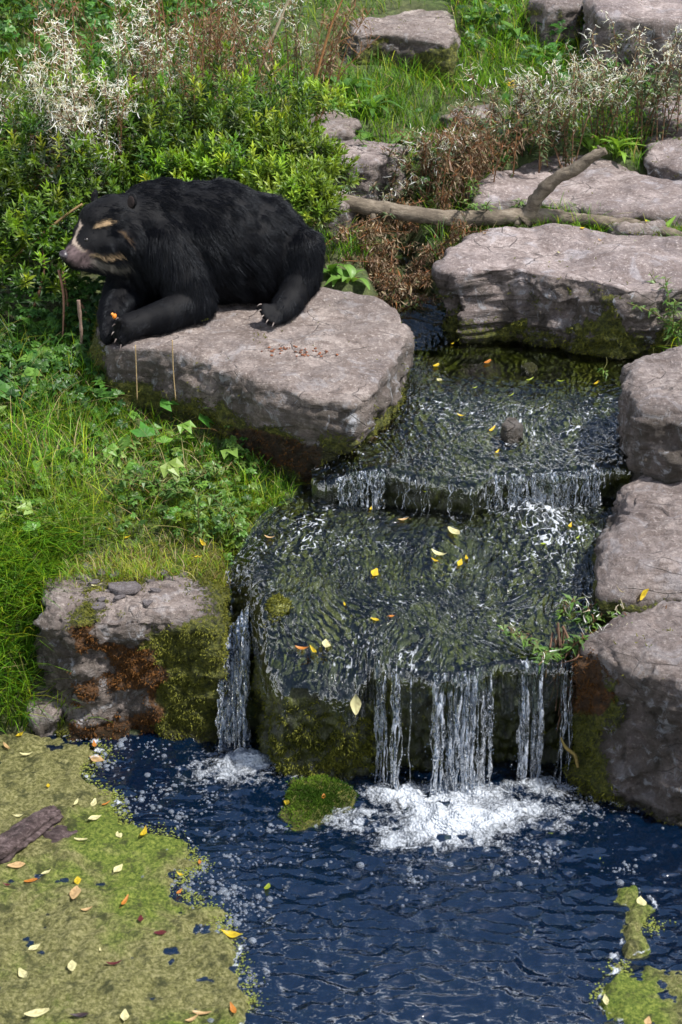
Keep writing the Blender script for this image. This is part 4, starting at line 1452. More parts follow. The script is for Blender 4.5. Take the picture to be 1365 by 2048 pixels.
bm_.polygons.foreach_set('use_smooth', np.ones(len(bm_.polygons), bool))
bm_.calc_loop_triangles()
tri = np.empty(len(bm_.loop_triangles) * 3, np.int32)
bm_.loop_triangles.foreach_get('vertices', tri)
tri = tri.reshape(-1, 3)
bvh = BVHTree.FromPolygons([tuple(v) for v in BV], [tuple(int(i) for i in t) for t in tri])


def surf(px, py):
    d = ray(px, py)
    h = bvh.ray_cast(Vector((0, 0, CAM_H)), Vector(d).normalized())
    return (np.array(h[0]), np.array(h[1])) if h[0] is not None else (None, None)


def polyd(P, line):
    d = np.full(len(P), 9.0)
    for a, b in zip(line[:-1], line[1:]):
        ab = b - a
        t = np.clip(((P - a) @ ab) / (ab @ ab + 1e-12), 0, 1)
        d = np.minimum(d, np.linalg.norm(P - a - t[:, None] * ab, axis=1))
    return d


def sline(pts):
    L = [surf(*p)[0] for p in pts]
    return [p for p in L if p is not None]


M1 = sline([(192, 453), (202, 450), (212, 447), (220, 446)])
M2 = sline([(160, 443), (162, 452), (155, 462), (150, 474), (148, 484), (156, 494), (166, 504)])
M3 = sline([(166, 504), (182, 510), (200, 513), (222, 510), (242, 508)])
M4 = sline([(178, 520), (196, 527), (214, 534), (234, 537), (250, 530)])
M5 = sline([(240, 462), (250, 468), (253, 476)])
MZ = sline([(140, 505), (150, 512), (160, 520), (172, 518)])
MOUTH = sline([(134, 532), (148, 535), (165, 536), (182, 534)])
EYE_P, EYE_N = surf(173, 479)


def fur_colour(P, jit=0.0):
    n = len(P)
    j = 1 + 0.35 * nz(P, 45, 3, 2) + (RNG.normal(0, jit, n) if jit else 0)
    j = np.clip(j, 0.5, 2.0)
    c = np.tile(np.array([0.0028, 0.0029, 0.0040]), (n, 1))
    k = 0.0027
    cream = np.array([0.52, 0.37, 0.22])
    for L, w, col, st in [(M4, 7, (0.20, 0.18, 0.15), 0.5), (M3, 3.4, cream, 0.7), (M2, 3.8, (0.40, 0.32, 0.26), 0.85), (M1, 4.2, cream, 0.8), (M5, 3, (0.16, 0.10, 0.05), 0.4)]:
        d = polyd(P, L) / k * j
        f = (sstep(w * 1.35, w * 0.55, d) * st)[:, None]
        c = c * (1 - f) + np.array(col) * f
    d = polyd(P, MZ) / k
    f = (sstep(22, 12, d) * sstep(-1, 1, (P[:, 0] < surf(172, 515)[0][0] + 0.02) - 0.0))[:, None]
    c = c * (1 - f) + np.array([0.115, 0.082, 0.084]) * (0.8 + 0.5 * nz(P, 120, 8, 2))[:, None] * f
    return np.clip(c, 0.002, 1)


_cn = bm_.attributes.new('col', 'FLOAT_COLOR', 'POINT')
bc = fur_colour(BV)
ds = polyd(BV, MOUTH) / 0.0027
bc = np.where((ds < 2.6)[:, None], np.array([0.008, 0.005, 0.005]), bc)
_cn.data.foreach_set('color', np.c_[bc, np.ones(len(bc))].astype(np.float32).ravel())
g = NT('bear_skin')
_c = g.attr('col', 'Color')
_n = g.noise(g.coord(), 240.0, 3, 0.6)
M_SKIN = g.done(g.principled(Base_Color=g.mix(g.math('MULTIPLY', _n, 0.5), _c, g.mix(1.0, _c, (0.4, 0.4, 0.4), 'MULTIPLY')), Roughness=0.7, Specular_IOR_Level=0.15, Normal=g.bump(_n, 0.5, 0.003)))
bm_.materials.append(M_SKIN)
bear = obj('bear', bm_)
tag(bear, 'black bear with cream face markings lying on the flat boulder', 'bear')

# fur
g = NT('bear_fur')
M_FUR = g.done(g.principled(Base_Color=g.attr('col', 'Color'), Roughness=0.36, Specular_IOR_Level=0.15, Specular_Tint=(0.80, 0.88, 1.0)))
area = np.linalg.norm(np.cross(BV[tri[:, 1]] - BV[tri[:, 0]], BV[tri[:, 2]] - BV[tri[:, 0]]), axis=1)
cen = BV[tri].mean(1)
fn = norm(np.cross(BV[tri[:, 1]] - BV[tri[:, 0]], BV[tri[:, 2]] - BV[tri[:, 0]]))
wgt = area * np.where(fn[:, 1] > 0.75, 0.25, 1.0) * np.where(cen[:, 0] < B(262, 450, 9.4)[0], 2.2, 1.0)
NH = 95000
ti = RNG.choice(len(tri), NH, p=wgt / wgt.sum())
r1, r2 = RNG.random((2, NH, 1))
sq = np.sqrt(r1)
T = BV[tri[ti]]
roots = T[:, 0] * (1 - sq) + T[:, 1] * sq * (1 - r2) + T[:, 2] * sq * r2
vn = np.empty(len(bm_.vertices) * 3, np.float32)
bm_.vertices.foreach_get('normal', vn)
vn = vn.reshape(-1, 3)
nr = norm(vn[tri[ti]].mean(1))
best = np.full(NH, 9.0)
comb = np.zeros((NH, 3))
flen = np.zeros(NH)
wsum = np.zeros(NH)
for p0, r0, p1, r1_, cb, fu, kd in PR:
    ab = p1 - p0
    t = np.clip(((roots - p0) @ ab) / (ab @ ab + 1e-12), 0, 1)
    sd = np.linalg.norm(roots - p0 - t[:, None] * ab, axis=1) - (r0 + (r1_ - r0) * t)
    w = np.exp(-np.clip(sd, -0.03, 1) / 0.022)
    comb += w[:, None] * cb
    flen += w * fu
    wsum += w
comb = norm(comb)
flen = flen / wsum
for L_, lim, fl_ in [(TOES + FTOES, 0.02, 0.006)]:
    for tp, a, rp in L_:
        d = np.linalg.norm(roots - tp, axis=1)
        flen = np.where(d < 0.03, 0.006, flen)
for c, r_, u_, f_ in EARS:
    d = np.linalg.norm(roots - c, axis=1)
    flen = np.where(d < 0.06, 0.008, flen)
flen = np.where((polyd(roots, MZ) < 0.035), 0.0035, flen)
flen = np.where(np.linalg.norm(roots - EYE_P, axis=1) < 0.02, 0.004, flen)
tan = norm(comb - nr * (comb * nr).sum(1, keepdims=True))
cl_ = np.stack([nz(roots, 26, 201, 2), nz(roots, 26, 202, 2), nz(roots, 26, 203, 2)], 1)
lift = 0.26 + 0.08 * nz(roots, 14, 205, 2)[:, None]
D = norm(tan * 0.95 + nr * lift + cl_ * 0.20 + RNG.normal(0, 0.10, (NH, 3)))
flen = flen * RNG.uniform(0.65, 1.2, NH) * (1 + 0.3 * nz(roots, 9, 207, 2))
bend = np.array([0, 0, -0.35]) + cl_ * 0.12 + tan * 0.2
hc = fur_colour(roots, 0.38)
hc = hc * RNG.uniform(0.6, 1.6, (NH, 1))
fur = curves_obj('fur', roots - nr * 0.002, D, flen, np.where(flen < 0.008, 0.0006, 0.0010), hc, M_FUR, bear, 5, bend)
tag(fur, None, None, None, 'stuff')

# nose, eye, claws
g = NT('bear_nose')
_n = g.noise(g.coord(), 160.0, 3, 0.6)
M_NOSE = g.done(g.principled(Base_Color=g.mix(_n, (0.014, 0.012, 0.016), (0.050, 0.038, 0.046)), Roughness=0.38, Normal=g.bump(_n, 0.4, 0.003)))
g = NT('bear_eye')
M_EYE = g.done(g.principled(Base_Color=(0.006, 0.004, 0.003), Roughness=0.3))
g = NT('claw_horn')
_n = g.noise(g.coord((1, 1, 1)), 90.0, 3, 0.6)
M_CLAW = g.done(g.principled(Base_Color=g.mix(_n, (0.035, 0.026, 0.022), (0.15, 0.115, 0.10)), Roughness=0.35))
nc = B(129, 511, 9.185)
fwd = norm(np.array([-0.85, -0.28, -0.35]))
sid = norm(np.cross(fwd, [0, 0, 1]))
upv = np.cross(sid, fwd)
e = SPH.copy()
rr = np.stack([e[:, 0] * 0.027, e[:, 1] * 0.031, e[:, 2] * 0.025], 1)
rr[:, 2] += 0.006 * (np.abs(e[:, 1]) < 0.3) * (e[:, 2] > 0)
for s_ in (-1, 1):          # nostrils pressed in
    q = np.exp(-(((e - norm(np.array([0.75, 0.55 * s_, -0.25]))) / 0.35) ** 2).sum(1))
    rr -= e * (0.010 * q)[:, None]
nv_ = nc + rr[:, :1] * fwd + rr[:, 1:2] * sid + rr[:, 2:] * upv
b = Build(); b.add(nv_, SPF)
nose = obj('nose', b.mesh('nose', M_NOSE), bear)
for s_ in (-1, 1):
    b = Build()
    ctr = nc + fwd * 0.017 + sid * 0.013 * s_ - upv * 0.005
    b.add(ctr + SPH[:, :1] * 0.006 * fwd + SPH[:, 1:2] * 0.0045 * sid + SPH[:, 2:] * 0.0065 * upv, SPF)
    obj('nostril', b.mesh('nostril', M_EYE), nose)
b = Build(); b.add(SPH * 0.013 + EYE_P - EYE_N * 0.006, SPF)
obj('eye', b.mesh('eye', M_EYE), bear)
_h = bvh.ray_cast(Vector(EYE_P + np.array([-0.012, 0.5, 0.004])), Vector((0, -1, 0)))
ep2 = np.array(_h[0]) + np.array([0, -0.007, 0]) if _h[0] is not None else EYE_P
b = Build(); b.add(SPH * 0.013 + ep2, SPF)
obj('eye', b.mesh('eye', M_EYE), bear)
for tp, a, rp in TOES + FTOES:
    dr = norm(tp - a)
    dn = norm(dr * 0.8 + np.array([-0.1, -0.35, -0.45]))
    L = 0.033
    t = np.linspace(0, 1, 7)[:, None]
    path = tp + dr * 0.012 + np.array([0, 0, 0.006]) + dr * L * t * 0.8 + (dn - dr * 0.8) * L * t ** 2
    V, fs = tube(path, 0.0052 * (1 - 0.9 * t[:, 0] ** 1.3), 7)
    b = Build(); b.add(V, fs)
    obj('claw', b.mesh('claw', M_CLAW), bear)
g = NT('inner_ear_skin')
M_INEAR = g.done(g.principled(Base_Color=g.mix(g.noise(g.coord(), 120.0, 3, 0.6), (0.010, 0.008, 0.008), (0.035, 0.026, 0.025)), Roughness=0.8, Specular_IOR_Level=0.1))
for c, r_, u_, f_ in EARS:      # bare inner ear
    e = SPH * np.array([0.024, 0.007, 0.032])
    b = Build(); b.add(c + f_ * 0.011 - u_ * 0.004 + e[:, :1] * r_ + e[:, 1:2] * f_ + e[:, 2:] * u_, SPF)
    g_ = obj('inner_ear', b.mesh('inner_ear', M_INEAR), bear)

# morsel of food held on the paw
b = Build()
e = SPH * (1 + 0.35 * nz(SPH, 1.7, 5, 2))[:, None]
mp_ = B(229, 632, pw[1] - 0.085)
b.add(e * np.array([0.012, 0.010, 0.014]) + mp_, SPF, (0.75, 0.22, 0.02))
b.add(e * np.array([0.007, 0.006, 0.008]) + mp_ + np.array([-0.010, -0.004, 0.012]), SPF, (0.8, 0.33, 0.06))
M_FOOD = mat_attr('orange_food', 0.5, 0.4, 0.4, 200)
tag(obj('food_scrap', b.mesh('food_scrap', M_FOOD)), 'small orange scrap of food on the bear forepaw', 'food')

# ------------------------------------------------------------------ fallen branch
def mat_bark(name, c0, c1, c2, sc=1.0):
    g = NT(name)
    v = g.coord((14 * sc, 40 * sc, 40 * sc))
    a = g.noise(v, 1.0, 6, 0.7, 0.5)
    b_ = g.noise(g.coord(), 7.0, 4, 0.6)
    d_ = g.noise(g.coord((1, 1, 1)), 120.0, 4, 0.7)
    c = g.ramp(a, [(0.3, c0), (0.5, c1), (0.7, c2)])
    c = g.mix(g.ramp(b_, [(0.42, 0.0), (0.62, 0.7)]), c, c0)
    c = g.mix(g.ramp(d_, [(0.62, 0.0), (0.75, 0.5)]), c, (0.33, 0.31, 0.27))
    return g.done(g.principled(Base_Color=c, Roughness=0.85, Normal=g.bump(g.math('ADD', a, g.math('MULTIPLY', d_, 0.3)), 0.8, 0.012), Specular_IOR_Level=0.2))


M_BARK = mat_bark('weathered_bark', (0.060, 0.048, 0.036), (0.150, 0.122, 0.092), (0.235, 0.20, 0.155))
BY = 10.72
main = catmull([B(540, 372, BY - .05), B(600, 388, BY), B(650, 397, BY), B(720, 411, BY), B(800, 424, BY), B(870, 434, BY), B(940, 437, BY), B(1010, 434, BY), B(1062, 431, BY), B(1120, 434, BY), B(1200, 443, BY - .05), B(1270, 452, BY - .12), B(1330, 465, BY - .2), B(1420, 485, BY - .3)], 150)
rad = np.interp(np.linspace(0, 1, 150), [0, 0.2, 0.45, 0.58, 0.62, 0.7, 0.85, 1], np.array([16, 17, 16, 16.5, 18, 13, 12.5, 9]) * 0.003)
b = Build()
V, fs = tube(main, rad, 20, True, 0.006, 5)
b.add(V, fs)
br = obj('fallen_branch', b.mesh('fallen_branch', M_BARK))
tag(br, 'weathered forked branch lying across the rocks behind the bear', 'branch')
fk = catmull([B(1046, 440, BY), B(1062, 424, BY), B(1072, 402, BY - .02), B(1092, 375, BY - .05), B(1122, 352, BY - .08), B(1152, 337, BY - .1), B(1182, 316, BY - .12), B(1212, 300, BY - .14)], 50)
V, fs = tube(fk, np.interp(np.linspace(0, 1, 50), [0, .2, .5, .85, 1], np.array([21, 16, 13, 11, 8]) * .003), 16, True, 0.007, 6)
b = Build(); b.add(V, fs)
obj('side_branch', b.mesh('side_branch', M_BARK), br)
for (p, q, r) in [((748, 424), (744, 446), 8), ((1205, 303), (1196, 292), 5), ((1040, 440), (1032, 452), 7)]:
    V, fs = tube([B(*p, BY - .02), (B(*p, BY - .03) + B(*q, BY - .05)) / 2, B(*q, BY - .06)], np.array([r * 1.3, r, r * .7]) * .003, 9, True, 0.005, 7)
    b = Build(); b.add(V, fs)
    obj('stub', b.mesh('stub', M_BARK), br)

# log and bark piece floating on the algae
M_LOG = mat_bark('wet_dark_bark', (0.016, 0.011, 0.011), (0.060, 0.042, 0.042), (0.17, 0.13, 0.13), 1.3)
lp = catmull([Pz(-25, 1718, 0.03), Pz(20, 1690, 0.045), Pz(62, 1660, 0.045), Pz(112, 1628, 0.03)], 50)
V, fs = tube(lp, np.interp(np.linspace(0, 1, 50), [0, .15, .8, 1], [0.040, 0.050, 0.046, 0.034]), 44, True, 0.003, 11)
_ax = np.repeat(np.arange(50), 44) / 50.0
_th = np.tile(np.arange(44), 50) / 44.0 * 2 * np.pi
_rd = 0.011 * (1 - 1.8 * np.abs(fbm(np.cos(_th) * 3.2, np.sin(_th) * 3.2, _ax * 2.2, 3, 19))) + 0.006 * fbm(np.cos(_th) * 2, np.sin(_th) * 2, _ax * 9, 2, 21)
_rd *= np.where((_ax < 0.03) | (_ax > 0.96), 0.2, 1)
V[:2200] += norm(V[:2200] - np.repeat(lp, 44, 0)) * _rd[:, None]
V[-2] += (lp[3] - lp[0]) * 0.6
V[-1] -= (lp[-1] - lp[-4]) * 0.8
b = Build(); b.add(V, fs)
tag(obj('log', b.mesh('log', M_LOG)), 'short rotting log with ridged purple-brown bark on the algae mat', 'log')
e = SPH * (1 + 0.45 * nz(SPH, 1.6, 25, 3))[:, None]
b = Build(); b.add(e * np.array([0.070, 0.06, 0.028]) + Pz(120, 1672, 0.018), SPF)
tag(obj('bark_chunk', b.mesh('bark_chunk', M_LOG)), 'crumbling lump of bark beside the rotting log', 'bark')

# ------------------------------------------------------------------ fallen leaves
bpy.context.view_layer.update()
DG = bpy.context.evaluated_depsgraph_get()


def drop(px, py):
    d = ray(px, py)
    hit = SC.ray_cast(DG, Vector((0, 0, CAM_H)), Vector(d).normalized())
    return (np.array(hit[1]), np.array(hit[2])) if hit[0] else (None, None)


def leaf_mesh(name, col, wid, curl, fold, seed):
    n = 9
    t = np.linspace(0, 1, n)
    w = wid * np.sin(np.pi * np.clip(t, 0.02, 0.98)) ** 0.8 * (1 - 0.25 * t) * (1 + 0.1 * np.cos(seed + t * 9))
    V, C = [], []
    for k in range(n):
        for s in (-1, -0.5, 0, 0.5, 1):
            z = curl * (t[k] - 0.5) ** 2 * 2 + fold * abs(s) * w[k] + 0.02 * math.sin(seed * 3 + t[k] * 7 + s * 2)
            V.append((t[k] - 0.5, s * w[k], z))
            f = 0.75 if s == 0 else 1.0
            sp = max(0.0, math.sin(seed * 2.1 + t[k] * 17 + s * 5) - 0.72) * 2
            C.append(np.array(col) * f * (1 - sp) + np.array([0.12, 0.05, 0.02]) * sp)
    b = Build()
    b.add(V, [grid_faces(5, n)], np.array(C))
    st, sf = tube([(-0.5, 0, 0.005), (-0.6, 0.01, 0.01), (-0.68, 0.03, 0.02)], 0.012, 5)
    b.add(st, sf, np.array(col) * 0.6)
    return b.mesh(name, M_AUTUMN)


YEL, PALE, TAN, ORG, RED, DRK, GRN = (0.62, 0.44, 0.02), (0.66, 0.61, 0.33), (0.55, 0.36, 0.18), (0.52, 0.19, 0.03), (0.10, 0.012, 0.018), (0.03, 0.02, 0.03), (0.30, 0.38, 0.03)
LM = {}
for nm_, c in (('Y', YEL), ('P', PALE), ('T', TAN), ('O', ORG), ('R', RED), ('D', DRK), ('G', GRN)):
    LM[nm_] = [leaf_mesh('leaf', c, w, cu, fo, sd) for w, cu, fo, sd in ((0.22, 0.25, 0.25, 1), (0.17, 0.5, 0.4, 2), (0.27, 0.15, 0.15, 3), (0.13, 0.35, 0.5, 4))]
CW = {'Y': 'bright yellow', 'P': 'pale cream', 'T': 'tan', 'O': 'orange-brown', 'R': 'dark red', 'D': 'blackish', 'G': 'yellow-green'}
# zone, [(x, y, length in px, angle, colour)]
LEAVES = {
 ('on the wide algae mat', 'leaves on the algae mat'): [(37, 1635, 26, 5, 'P'), (152, 1609, 26, 170, 'P'), (188, 1610, 30, 15, 'P'), (213, 1610, 20, 80, 'O'), (190, 1638, 30, 20, 'P'), (162, 1682, 28, 5, 'P'), (239, 1673, 26, 140, 'P'), (288, 1671, 38, 8, 'Y'),
   (33, 1733, 36, 155, 'T'), (93, 1748, 26, 170, 'P'), (62, 1764, 28, 0, 'O'), (15, 1773, 22, 10, 'R'), (156, 1765, 28, 5, 'Y'), (237, 1740, 30, 35, 'P'), (151, 1790, 46, 0, 'T'), (174, 1822, 24, 20, 'T'), (250, 1806, 36, 5, 'O'),
   (282, 1840, 22, 95, 'R'), (321, 1868, 26, 175, 'R'), (69, 1898, 30, 60, 'P'), (201, 1903, 14, 0, 'P'), (145, 1936, 36, 5, 'P'), (229, 1931, 32, 160, 'R'), (46, 1950, 36, 175, 'P'), (74, 2030, 52, 160, 'P'), (160, 2034, 42, 175, 'D'), (250, 2034, 36, 0, 'P'),
   (405, 2030, 40, 20, 'T'), (385, 2042, 30, 60, 'T'), (468, 2024, 36, 5, 'O'), (54, 1512, 26, 25, 'P'), (15, 1497, 30, 10, 'T'), (97, 1574, 14, 0, 'Y'), (195, 1521, 38, 15, 'T'), (190, 1494, 26, 0, 'O'), (40, 1472, 22, 5, 'Y')],
 ('caught in froth at the algae edge', 'leaves in the froth'): [(361, 1752, 20, 60, 'Y'), (358, 1788, 22, 140, 'O'), (464, 1873, 48, 170, 'Y'), (400, 1727, 16, 160, 'O'), (1212, 2004, 30, 120, 'P'), (1283, 1809, 40, 170, 'P'), (1296, 2046, 30, 0, 'T')],
 ('on the lower tier', 'leaves on the lower tier'): [(750, 1148, 32, 20, 'Y'), (880, 1112, 38, 8, 'P'), (871, 1124, 24, 160, 'Y'), (920, 1129, 26, 40, 'Y'), (934, 1120, 20, 10, 'Y'), (908, 1065, 36, 150, 'P'), (806, 1042, 26, 170, 'T'), (742, 1021, 16, 10, 'Y'),
   (851, 985, 16, 0, 'G'), (690, 1212, 18, 10, 'Y'), (750, 1241, 18, 120, 'Y'), (783, 1235, 16, 20, 'O'), (1140, 1055, 22, 10, 'Y'), (1156, 1078, 14, 60, 'G'), (1087, 1090, 14, 30, 'G'), (540, 1078, 22, 20, 'T'), (605, 1300, 28, 10, 'O'), (628, 1304, 32, 165, 'Y'), (653, 1290, 36, 5, 'P')],
 ('on the rippled water of the upper tier', 'leaves on the upper tier'): [(872, 734, 26, 120, 'Y'), (880, 762, 18, 10, 'P'), (984, 862, 28, 15, 'Y'), (923, 834, 18, 15, 'Y'), (994, 907, 18, 10, 'Y'), (950, 778, 14, 10, 'G'), (1023, 793, 18, 160, 'G'), (1060, 762, 22, 10, 'G'), (1192, 770, 26, 10, 'Y'), (975, 727, 26, 160, 'O'), (1122, 765, 16, 20, 'G'), (905, 690, 12, 0, 'Y')],
 ('on the moss above the narrow fall', 'leaves by the narrow fall'): [(463, 1029, 32, 175, 'Y'), (503, 988, 24, 130, 'P'), (534, 1010, 20, 20, 'Y'), (407, 1090, 32, 150, 'Y'), (398, 1116, 22, 30, 'Y'), (438, 1062, 24, 165, 'P'), (471, 1047, 18, 20, 'P'), (199, 1060, 20, 30, 'Y'), (222, 1060, 14, 5, 'Y'), (252, 1078, 22, 15, 'Y'), (422, 1018, 16, 150, 'P'), (194, 1173, 22, 20, 'P')],
 ('on the long boulder under the branch', 'leaves on the long boulder'): [(1118, 507, 10, 20, 'P'), (1165, 458, 12, 10, 'Y'), (1192, 460, 18, 160, 'O'), (1200, 483, 14, 0, 'T'), (1293, 444, 12, 10, 'Y')],
}
SING = {(464, 1873): 'large bright yellow leaf curled in the froth at the algae edge', (288, 1671): 'long bright yellow leaf where the algae mat meets open water', (74, 2030): 'largest pale cream leaf lying on the wide algae mat', (750, 1148): 'broad bright yellow leaf alone in the middle of the lower tier', (872, 734): 'bright yellow leaf with dark spots standing at the channel mouth'}
lr = random.Random(4)
for (zone, grp), items in LEAVES.items():
    for (px, py, L, a, c) in items:
        p, n_ = drop(px, py)
        if p is None:
            continue
        s = L * mpp(p) * 0.98
        o = bpy.data.objects.new('fallen_leaf', LM[c][lr.randrange(4)])
        COL.objects.link(o)
        nn = norm(n_ * 0.5 + np.array([0, 0, 1.0]))
        q = Vector(nn).to_track_quat('Z', 'Y')
        o.rotation_mode = 'QUATERNION'
        o.rotation_quaternion = q @ Matrix.Rotation(math.radians(a) + lr.uniform(-.2, .2), 4, 'Z').to_quaternion()
        o.scale = (s, s * 1.05, s)
        o.location = p + np.array([0, 0, 0.006])
        z_, g_ = zone, grp
        if 'algae mat' in zone:
            z_ = 'on the algae mat by the grassy shore' if py < 1560 else 'on the algae mat around the rotting log' if py < 1720 else 'in the middle of the wide algae mat' if py < 1890 else 'on the algae mat well away from the log'
            g_ = grp + z_[16:] if 'middle' not in z_ else grp + ' middle'
        elif 'lower tier' in zone:
            z_ = zone + (' below the upper step' if py < 1100 else ' midway to the falls' if py < 1200 else ' just above the falls')
            g_ = grp + z_[len(zone):]
        tag(o, SING.get((px, py), '%s fallen leaf lying %s' % (CW[c], z_)), 'leaf', '%s %s' % (CW[c], g_))
# extras with labels of their own
for px, py, L, a, c, lb in [(712, 1407, 42, 90, 'P', 'pale leaf stuck upright to the dark wet rock face'), (1262, 957, 26, 30, 'P', 'cream leaf on the sloping boulder beside green blades'), (410, 636, 18, 5, 'G', 'yellow-green leaf on the boulder by the bear elbow'),
                            (1284, 1187, 30, 35, 'Y', 'yellow leaf in the crack between the two boulders'), (578, 1607, 20, 20, 'Y', 'yellow leaf on the green mossy stone'), (648, 1597, 18, 10, 'O', 'orange leaf on the green mossy stone'), (536, 1779, 26, 30, 'G', 'sunken greenish leaf in the open pool')]:
    p, n_ = drop(px, py)
    s = L * mpp(p)
    o = bpy.data.objects.new('fallen_leaf', LM[c][0]); COL.objects.link(o)
    o.rotation_mode = 'QUATERNION'
    o.rotation_quaternion = Vector(norm(n_)).to_track_quat('Z', 'Y') @ Matrix.Rotation(math.radians(a), 4, 'Z').to_quaternion()
    o.scale = (s, s * 1.3, s)
    o.location = p + norm(n_) * 0.008
    tag(o, lb, 'leaf')
# crumbs of food on the bear's rock, stone chips on the square boulder
b = Build()
for k in range(48):
    c = [(540, 703), (560, 700), (600, 706), (625, 704), (650, 706), (575, 697)][k % 6]
    p, n_ = drop(c[0] + lr.gauss(0, 10), c[1] + lr.gauss(0, 4))
    e = SPH * (1 + 0.4 * nz(SPH, 1.7, k, 2))[:, None]
    b.add(e * np.array([1, 1, .6]) * lr.uniform(.003, .008) + p + np.array([0, 0, .003]), SPF, np.array([.22, .075, .03]) * lr.uniform(.5, 1.2))
tag(obj('crumbs', b.mesh('crumbs', M_FOOD)), 'reddish crumbs scattered on the boulder in front of the bear', 'crumbs', None, 'stuff')
M_CHIP = mat_rock('slate_chip', (0.95, 0.95, 1.05))
ch = []
for k in range(4):
    n = 7
    a = np.linspace(0, 2 * np.pi, n, endpoint=False)
    r = np.array([lr.uniform(.6, 1.1) for _ in a])
    ring = np.stack([r * np.cos(a), r * np.sin(a)], 1)
    V = np.concatenate([np.c_[ring * .95, np.full(n, .12)], np.c_[ring, np.full(n, .0)], np.c_[ring, np.full(n, -.15)], [[0, 0, .13]]])
    i = np.arange(n)
    fs = [grid_faces(n, 3, True), np.stack([np.full(n, 3 * n), (i + 1) % n, i], 1)[:, ::-1]]
    ch.append(make_mesh('stone_chip', V, fs, M_CHIP, {'side': np.zeros(len(V)), 'moss': np.zeros(len(V)), 'rust': np.zeros(len(V)), 'wet': np.zeros(len(V))}, False))
for px, py, w in [(178, 1136, 14), (205, 1146, 10), (250, 1176, 30), (295, 1207, 12), (275, 1155, 13), (232, 1150, 14), (300, 1160, 12), (165, 1155, 9), (198, 1214, 12), (205, 1200, 8), (330, 1148, 10), (240, 1196, 10), (365, 1152, 9), (190, 1165, 9), (268, 1142, 8), (312, 1182, 10), (222, 1182, 9)]:
    p, n_ = drop(px, py)
    o = bpy.data.objects.new('stone_chip', ch[lr.randrange(4)]); COL.objects.link(o)
    s = w * mpp(p)
    o.scale = (s, s * 1.4, s)
    o.rotation_euler = (lr.uniform(-.12, .12), lr.uniform(-.12, .12), lr.uniform(0, 6))
    o.location = p + np.array([0, 0, .006])
    tag(o, 'largest flat slate flake on the square mossy boulder' if w == 30 else 'small grey slate flake on top of the square mossy boulder', 'stone', 'slate flakes on the square boulder')


# ------------------------------------------------------------------ vegetation
class Leaves:
    def __init__(s): s.d = []

    def add(s, P, D, N, L, W, C, droop=0.25):
        n = len(P)
        D = norm(D)
        S = norm(np.cross(D, N))
        N = np.cross(S, D)
        L = np.broadcast_to(np.asarray(L, float), (n,))[:, None]
        W = np.broadcast_to(np.asarray(W, float), (n,))[:, None]
        dr = np.broadcast_to(np.asarray(droop, float), (n,))[:, None]
        v0 = P
        m = P + D * L * 0.45 + N * L * 0.02
        v1 = P + D * L * 0.42 + S * W * 0.5 + N * W * 0.18
        v2 = P + D * L * 0.42 - S * W * 0.5 + N * W * 0.18
        t = P + D * L * (1 - dr * 0.25) - N * L * dr * 0.6
        C = np.broadcast_to(np.asarray(C, float), (n, 3))
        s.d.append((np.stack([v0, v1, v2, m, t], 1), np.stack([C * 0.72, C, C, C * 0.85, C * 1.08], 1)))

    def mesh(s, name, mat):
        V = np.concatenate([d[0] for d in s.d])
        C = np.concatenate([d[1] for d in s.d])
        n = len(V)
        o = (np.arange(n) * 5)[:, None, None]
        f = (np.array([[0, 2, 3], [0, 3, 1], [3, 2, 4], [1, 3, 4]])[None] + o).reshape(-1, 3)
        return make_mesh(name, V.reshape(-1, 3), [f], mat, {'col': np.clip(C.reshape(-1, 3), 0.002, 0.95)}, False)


def grass_mesh(name, P, L, W, az, lean, C, K=5, mat=None):
    n = len(P)
    t = np.linspace(0, 1, K)
    dx, dy = np.cos(az), np.sin(az)
    hor = (lean[:, None] * t[None] ** 2 + 0.12 * t[None]) * L[:, None]
    z = L[:, None] * (t[None] - 0.42 * lean[:, None] * t[None] ** 2.4)
    cx = P[:, None, 0] + dx[:, None] * hor
    cy = P[:, None, 1] + dy[:, None] * hor
    cz = P[:, None, 2] + z - 0.01
    tw = az + np.pi / 2 + RNG.normal(0, 0.6, n)
    w = W[:, None] * np.array([0.8, 1.0, 0.85, 0.55, 0.06] if K == 5 else [0.9, 1, .6, .06])[None] * 0.5
    sx, sy = np.cos(tw)[:, None] * w, np.sin(tw)[:, None] * w
    A = np.stack([cx - sx, cy - sy, cz], -1)
    Bv = np.stack([cx + sx, cy + sy, cz], -1)
    V = np.stack([A, Bv], 2).reshape(n, K * 2, 3)
    k = np.arange(K - 1) * 2
    q = np.stack([k, k + 1, k + 3, k + 2], 1)
    F = (q[None] + (np.arange(n) * K * 2)[:, None, None]).reshape(-1, 4)
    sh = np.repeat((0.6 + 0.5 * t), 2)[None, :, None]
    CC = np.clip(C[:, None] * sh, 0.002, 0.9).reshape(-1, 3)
    return make_mesh(name, V.reshape(-1, 3), [F], mat or M_GRASS, {'col': CC}, False)


def pal(n, cols, wts, jit=0.25):
    c = np.array(cols)[RNG.choice(len(cols), n, p=np.array(wts) / sum(wts))]
    return c * RNG.uniform(1 - jit, 1 + jit, (n, 1)) * RNG.uniform(0.92, 1.08, (n, 3))


G_DK, G_MD, G_BR, G_YL, G_ST = (0.030, 0.100, 0.010), (0.085, 0.215, 0.012), (0.170, 0.320, 0.014), (0.330, 0.380, 0.024), (0.42, 0.34, 0.17)


def free(x, y, grow=0.0):
    ok = np.ones(len(x), bool)
    for poly in ROCK_POLYS:
        ok &= poly_dist(x, y, poly) < grow
    return ok


